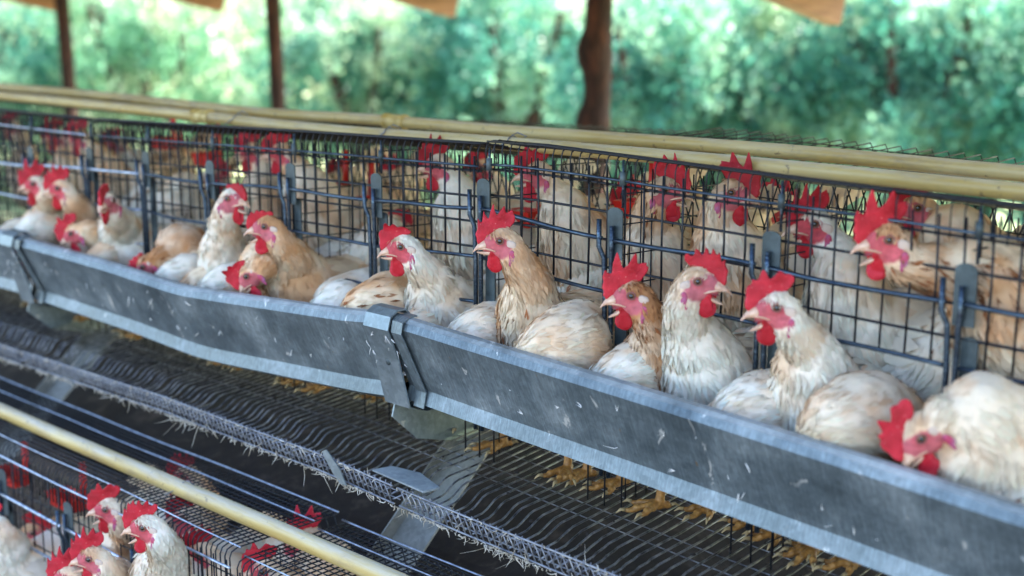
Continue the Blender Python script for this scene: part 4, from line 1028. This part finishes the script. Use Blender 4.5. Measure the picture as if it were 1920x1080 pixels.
# necks arched down into the trough, heads hidden behind its lip
def dome(label, px, py, r, pal, buff=.25, spk=0, Y=1.505, dx=45, body=(0.1, 1), nf=3000):
    p = at(px, py, Y); hd = Vector((p.x - .03, 1.475, lip(p.x) - .075))
    q = hd - Vector((0, 0, H)); zc = (q.dot(FWD) * CP - q.z * SP); px2 = 960 + F_PX * q.dot(RGT) / zc; py2 = 540 - F_PX * (q.dot(FWD) * SP + q.z * CP) / zc
    hen(label, (px2, py2, 1.475), (px + dx, py + 75 * 2.1 / zc, 1.575), pit=-62, via=[(px + 8, py + 4, Y + .012, r * .97), (px - 34 * 2.1 / zc, py + 42 * 2.1 / zc, Y - .022, r * .66)], pal=pal, buff=buff, spk=spk, combk='round', body=body, nf=nf, girth=.95 + (r - .05) * 4)
dome('pale arched neck at the far left end of the trough row', 20, 408, .045, 'cream')
dome('white rounded breast of a feeding hen just above the first strap', 66, 392, .048, 'white', .1)
dome('cream neck bowed into the middle trough below the slim white hen', 195, 445, .040, 'cream', .3)
dome('white neck bowed into the trough right of the tan pecking hen', 335, 472, .042, 'white', .12)
dome('brown mottled neck bowed into the trough between two white ones', 380, 490, .038, 'buff', .3, .12)
dome('white neck bowed into the trough below the stretching white hen', 418, 490, .040, 'white', .1)
dome('white feeding hen right of the buff orange hen, its head out of sight', 635, 525, .055, 'white', .08, dx=10)
dome('brown streaked cream dome of a feeding hen left of the small combed white hen', 708, 514, .060, 'buff', .28, .10, nf=8000, Y=1.49)
dome('yellowish cream neck of a feeding hen under the small combed white hen', 790, 566, .040, 'cream', .30, nf=6000)
dome('pinkish white feeding hen between the strap and the buff hen with the tall comb', 895, 570, .052, 'white', .30, nf=8000, Y=1.50)
dome('big smooth cream dome of a feeding hen left of the brown speckled hen', 1055, 572, .068, 'cream', .15, nf=12000, Y=1.49)
dome('white breast of a feeding hen below the brown speckled hen', 1180, 640, .058, 'white', .25, nf=10000, Y=1.50)
dome('pale feeding hen below the wattles of the nearest gaping white hen', 1415, 700, .060, 'white', .3, nf=10000, Y=1.50)
dome('cream feeding hen with bowed neck left of the large blurred pecking hen', 1600, 706, .062, 'cream', .15, nf=10000, Y=1.49)
dome('brown flecked white neck at the lower right edge of the trough', 1925, 838, .045, 'white', .3, .12, Y=1.51, nf=6000)
# hens standing inside the upper cages
I = dict(group='hens standing inside the upper cages')
hen('hen behind the wires at the upper left with a bright red comb and dark eye', (145, 257, 1.68), (190, 330, 1.72), pal='buff', buff=.15, combk='round', redface=.9, **I)
hen('red faced hen half hidden behind the hen at the upper left', (106, 255, 1.78), (128, 340, 1.80), pal='cream', combk='tall', redface=1, **I, nf=2000, th=35)
hen('right one of the two blurred red faced hens inside the middle cage', (523, 285, 1.66), (590, 385, 1.71), pal='cream', combk='round', redface=1, **I)
hen('left one of the two blurred red faced hens inside the middle cage', (468, 283, 1.73), (500, 380, 1.76), pal='cream', combk='tall', redface=1, **I)
hen('whitish hen with parted beak behind the wires just left of the cage joint', (819, 308, 1.67), (870, 420, 1.71), pal='white', buff=.3, combk='crown', open_=.4, redface=.7, **I, nf=8000)
hen('pale hen behind the wires just right of the cage joint, its face pinkish', (1005, 323, 1.68), (1070, 440, 1.72), pal='cream', buff=.25, combk='round', open_=.4, redface=.6, **I, nf=8000)
hen('brown flecked hen inside the near cage looking right beside a second one', (1247, 355, 1.66), (1232, 500, 1.70), th=163, pal='cream', buff=.3, combk='crown', open_=.5, spk=.08, redface=.5, **I, **HI)
hen('hen inside the near cage looking right with one comb point above the wires', (1371, 361, 1.66), (1368, 490, 1.70), th=150, pal='cream', buff=.2, combk='tall', redface=.5, **I, **HI)
hen('red faced hen with gaping beak behind the wires above the nearest gaping hen', (1528, 420, 1.635), (1590, 570, 1.66), pal='white', buff=.3, combk='crown', open_=1, redface=1, body=(.5, 1), **I, **HI)
hen('big open beaked hen behind the wires at upper right, level neck, speckled back', (1668, 450, 1.545), (1860, 545, 1.64), pal='buff', buff=.15, combk='tall', open_=1, spk=.34, body=(1, .35), redface=.75, s=1.0, **I, nf=16000, vox=.0042)
hen('hen mostly hidden behind the big open beaked hen at upper right', (1722, 390, 1.76), (1800, 480, 1.78), pal='buff', combk='round', redface=.6, body=(1, .2), **I)
hen('white hen inside the middle cage with its tail raised towards the wires', (745, 420, 1.80), (720, 470, 1.76), th=200, pal='white', buff=.1, combk='low', body=(-1, -.05), tail=1.3, **I, nf=6000)
hen('white hen at rest inside the near cage behind the bowed cream hen', (1990, 560, 1.75), (1850, 640, 1.70), th=180, pal='white', buff=.15, combk='low', body=(-1, .25), tail=.3, spk=.03, **I, **HI)
hen('white hen with its back to the wires in the left part of the middle cage', (400, 330, 1.82), (345, 380, 1.74), th=180, pal='white', buff=.2, combk='round', body=(-1, .2), spk=.08, **I)
hen('white hen crouching behind the buff hen with the tall comb', (1180, 470, 1.82), (1110, 545, 1.74), th=180, pal='white', buff=.2, combk='round', body=(-1, .35), spk=.04, **I, nf=8000)
# hens of the rear row, glimpsed through two layers of wire
for i, (px, py, th, lab) in enumerate(((215, 268, 20, 'blurred red headed hen of the rear row right of the upper left hen'), (322, 285, 160, 'blurred red headed hen of the rear row above the white back'), (640, 330, 15, 'blurred red headed hen of the rear row above the raised tail'),
        (722, 335, 170, 'blurred red headed hen of the rear row left of a divider'), (905, 315, 20, 'rear row hen glimpsed left of the cage joint'), (1185, 385, 10, 'rear row hen glimpsed left of the two hens that look right'), (20, 235, 10, 'rear row hen glimpsed at the left edge'), (1450, 390, 160, 'rear row hen glimpsed between the hens that look right and the gaping one'))):
    hen(lab, (px, py, 2.02), (px + 30 * (1 if th < 90 else -1), py + 90, 2.04), th=th, pal='cream', combk=('round', 'tall')[i % 2], redface=1, group='hens of the rear row', nf=1200, vox=.007, body=(.9, .5) if th < 90 else (-.9, .5), legs=False)
# lower tier
Lw = dict(group='hens in the lower cages', legs=False, floor=H - 1.40, blen=.55, tail=.1)
hen('lower hen with crusty open beak behind the pale rail at the bottom left', (198, 956, 1.17), (238, 1045, 1.24), pal='cream', buff=.25, combk='round', open_=1, redface=.8, **Lw, nf=8000)
hen('lower white hen with gaping beak, foremost and highest at the bottom left', (268, 990, 1.10), (308, 1095, 1.18), pal='white', buff=.12, combk='many', open_=1, redface=.8, **Lw, nf=12500, vox=.0042)
hen('lower hen with spiky comb cut by the bottom edge left of the foremost one', (167, 1049, 1.07), (222, 1120, 1.16), pal='cream', buff=.12, combk='crown', open_=.7, redface=.5, **Lw, **HI)
hen('lowest hen at the bottom edge of which mostly the comb shows', (122, 1085, 1.05), (160, 1170, 1.14), pal='cream', combk='crown', **Lw, redface=.7)
hen('white lower hen with bulging breast cut by the left edge', (-22, 985, 1.10), (18, 1060, 1.15), pal='white', buff=.1, combk='round', **Lw, nf=8000)
hen('red faced lower hen under the bent wires right of the foremost one', (372, 1040, 1.235), (430, 1110, 1.28), pal='buff', buff=.1, combk='crown', redface=1, body=(-1, .1), **Lw, nf=3500)
hen('lower hen whose comb pokes up through the wires beside the yellow pipe', (343, 972, 1.30), (370, 1040, 1.33), pal='white', combk='crown', redface=1, body=(-1, .1), **Lw)
hen('lower hen whose comb tips show at the back edge left of the pipe', (344, 893, 1.40), (365, 970, 1.41), pal='cream', combk='many', body=(-1, .1), **Lw)
hen('lower hen whose comb tips show above the wires right of the pipe', (577, 1012, 1.37), (610, 1080, 1.38), pal='cream', combk='tall', redface=1, body=(-1, .1), **Lw)
hen('lower hen behind the bent wires at the bottom right of the joint', (492, 1072, 1.25), (540, 1140, 1.30), pal='cream', combk='round', redface=1, body=(-1, .1), **Lw)
hen('pale lower hen seen through the grid behind the foremost lower hens', (60, 1000, 1.30), (70, 1060, 1.32), pal='buff', combk='round', **Lw, th=180)
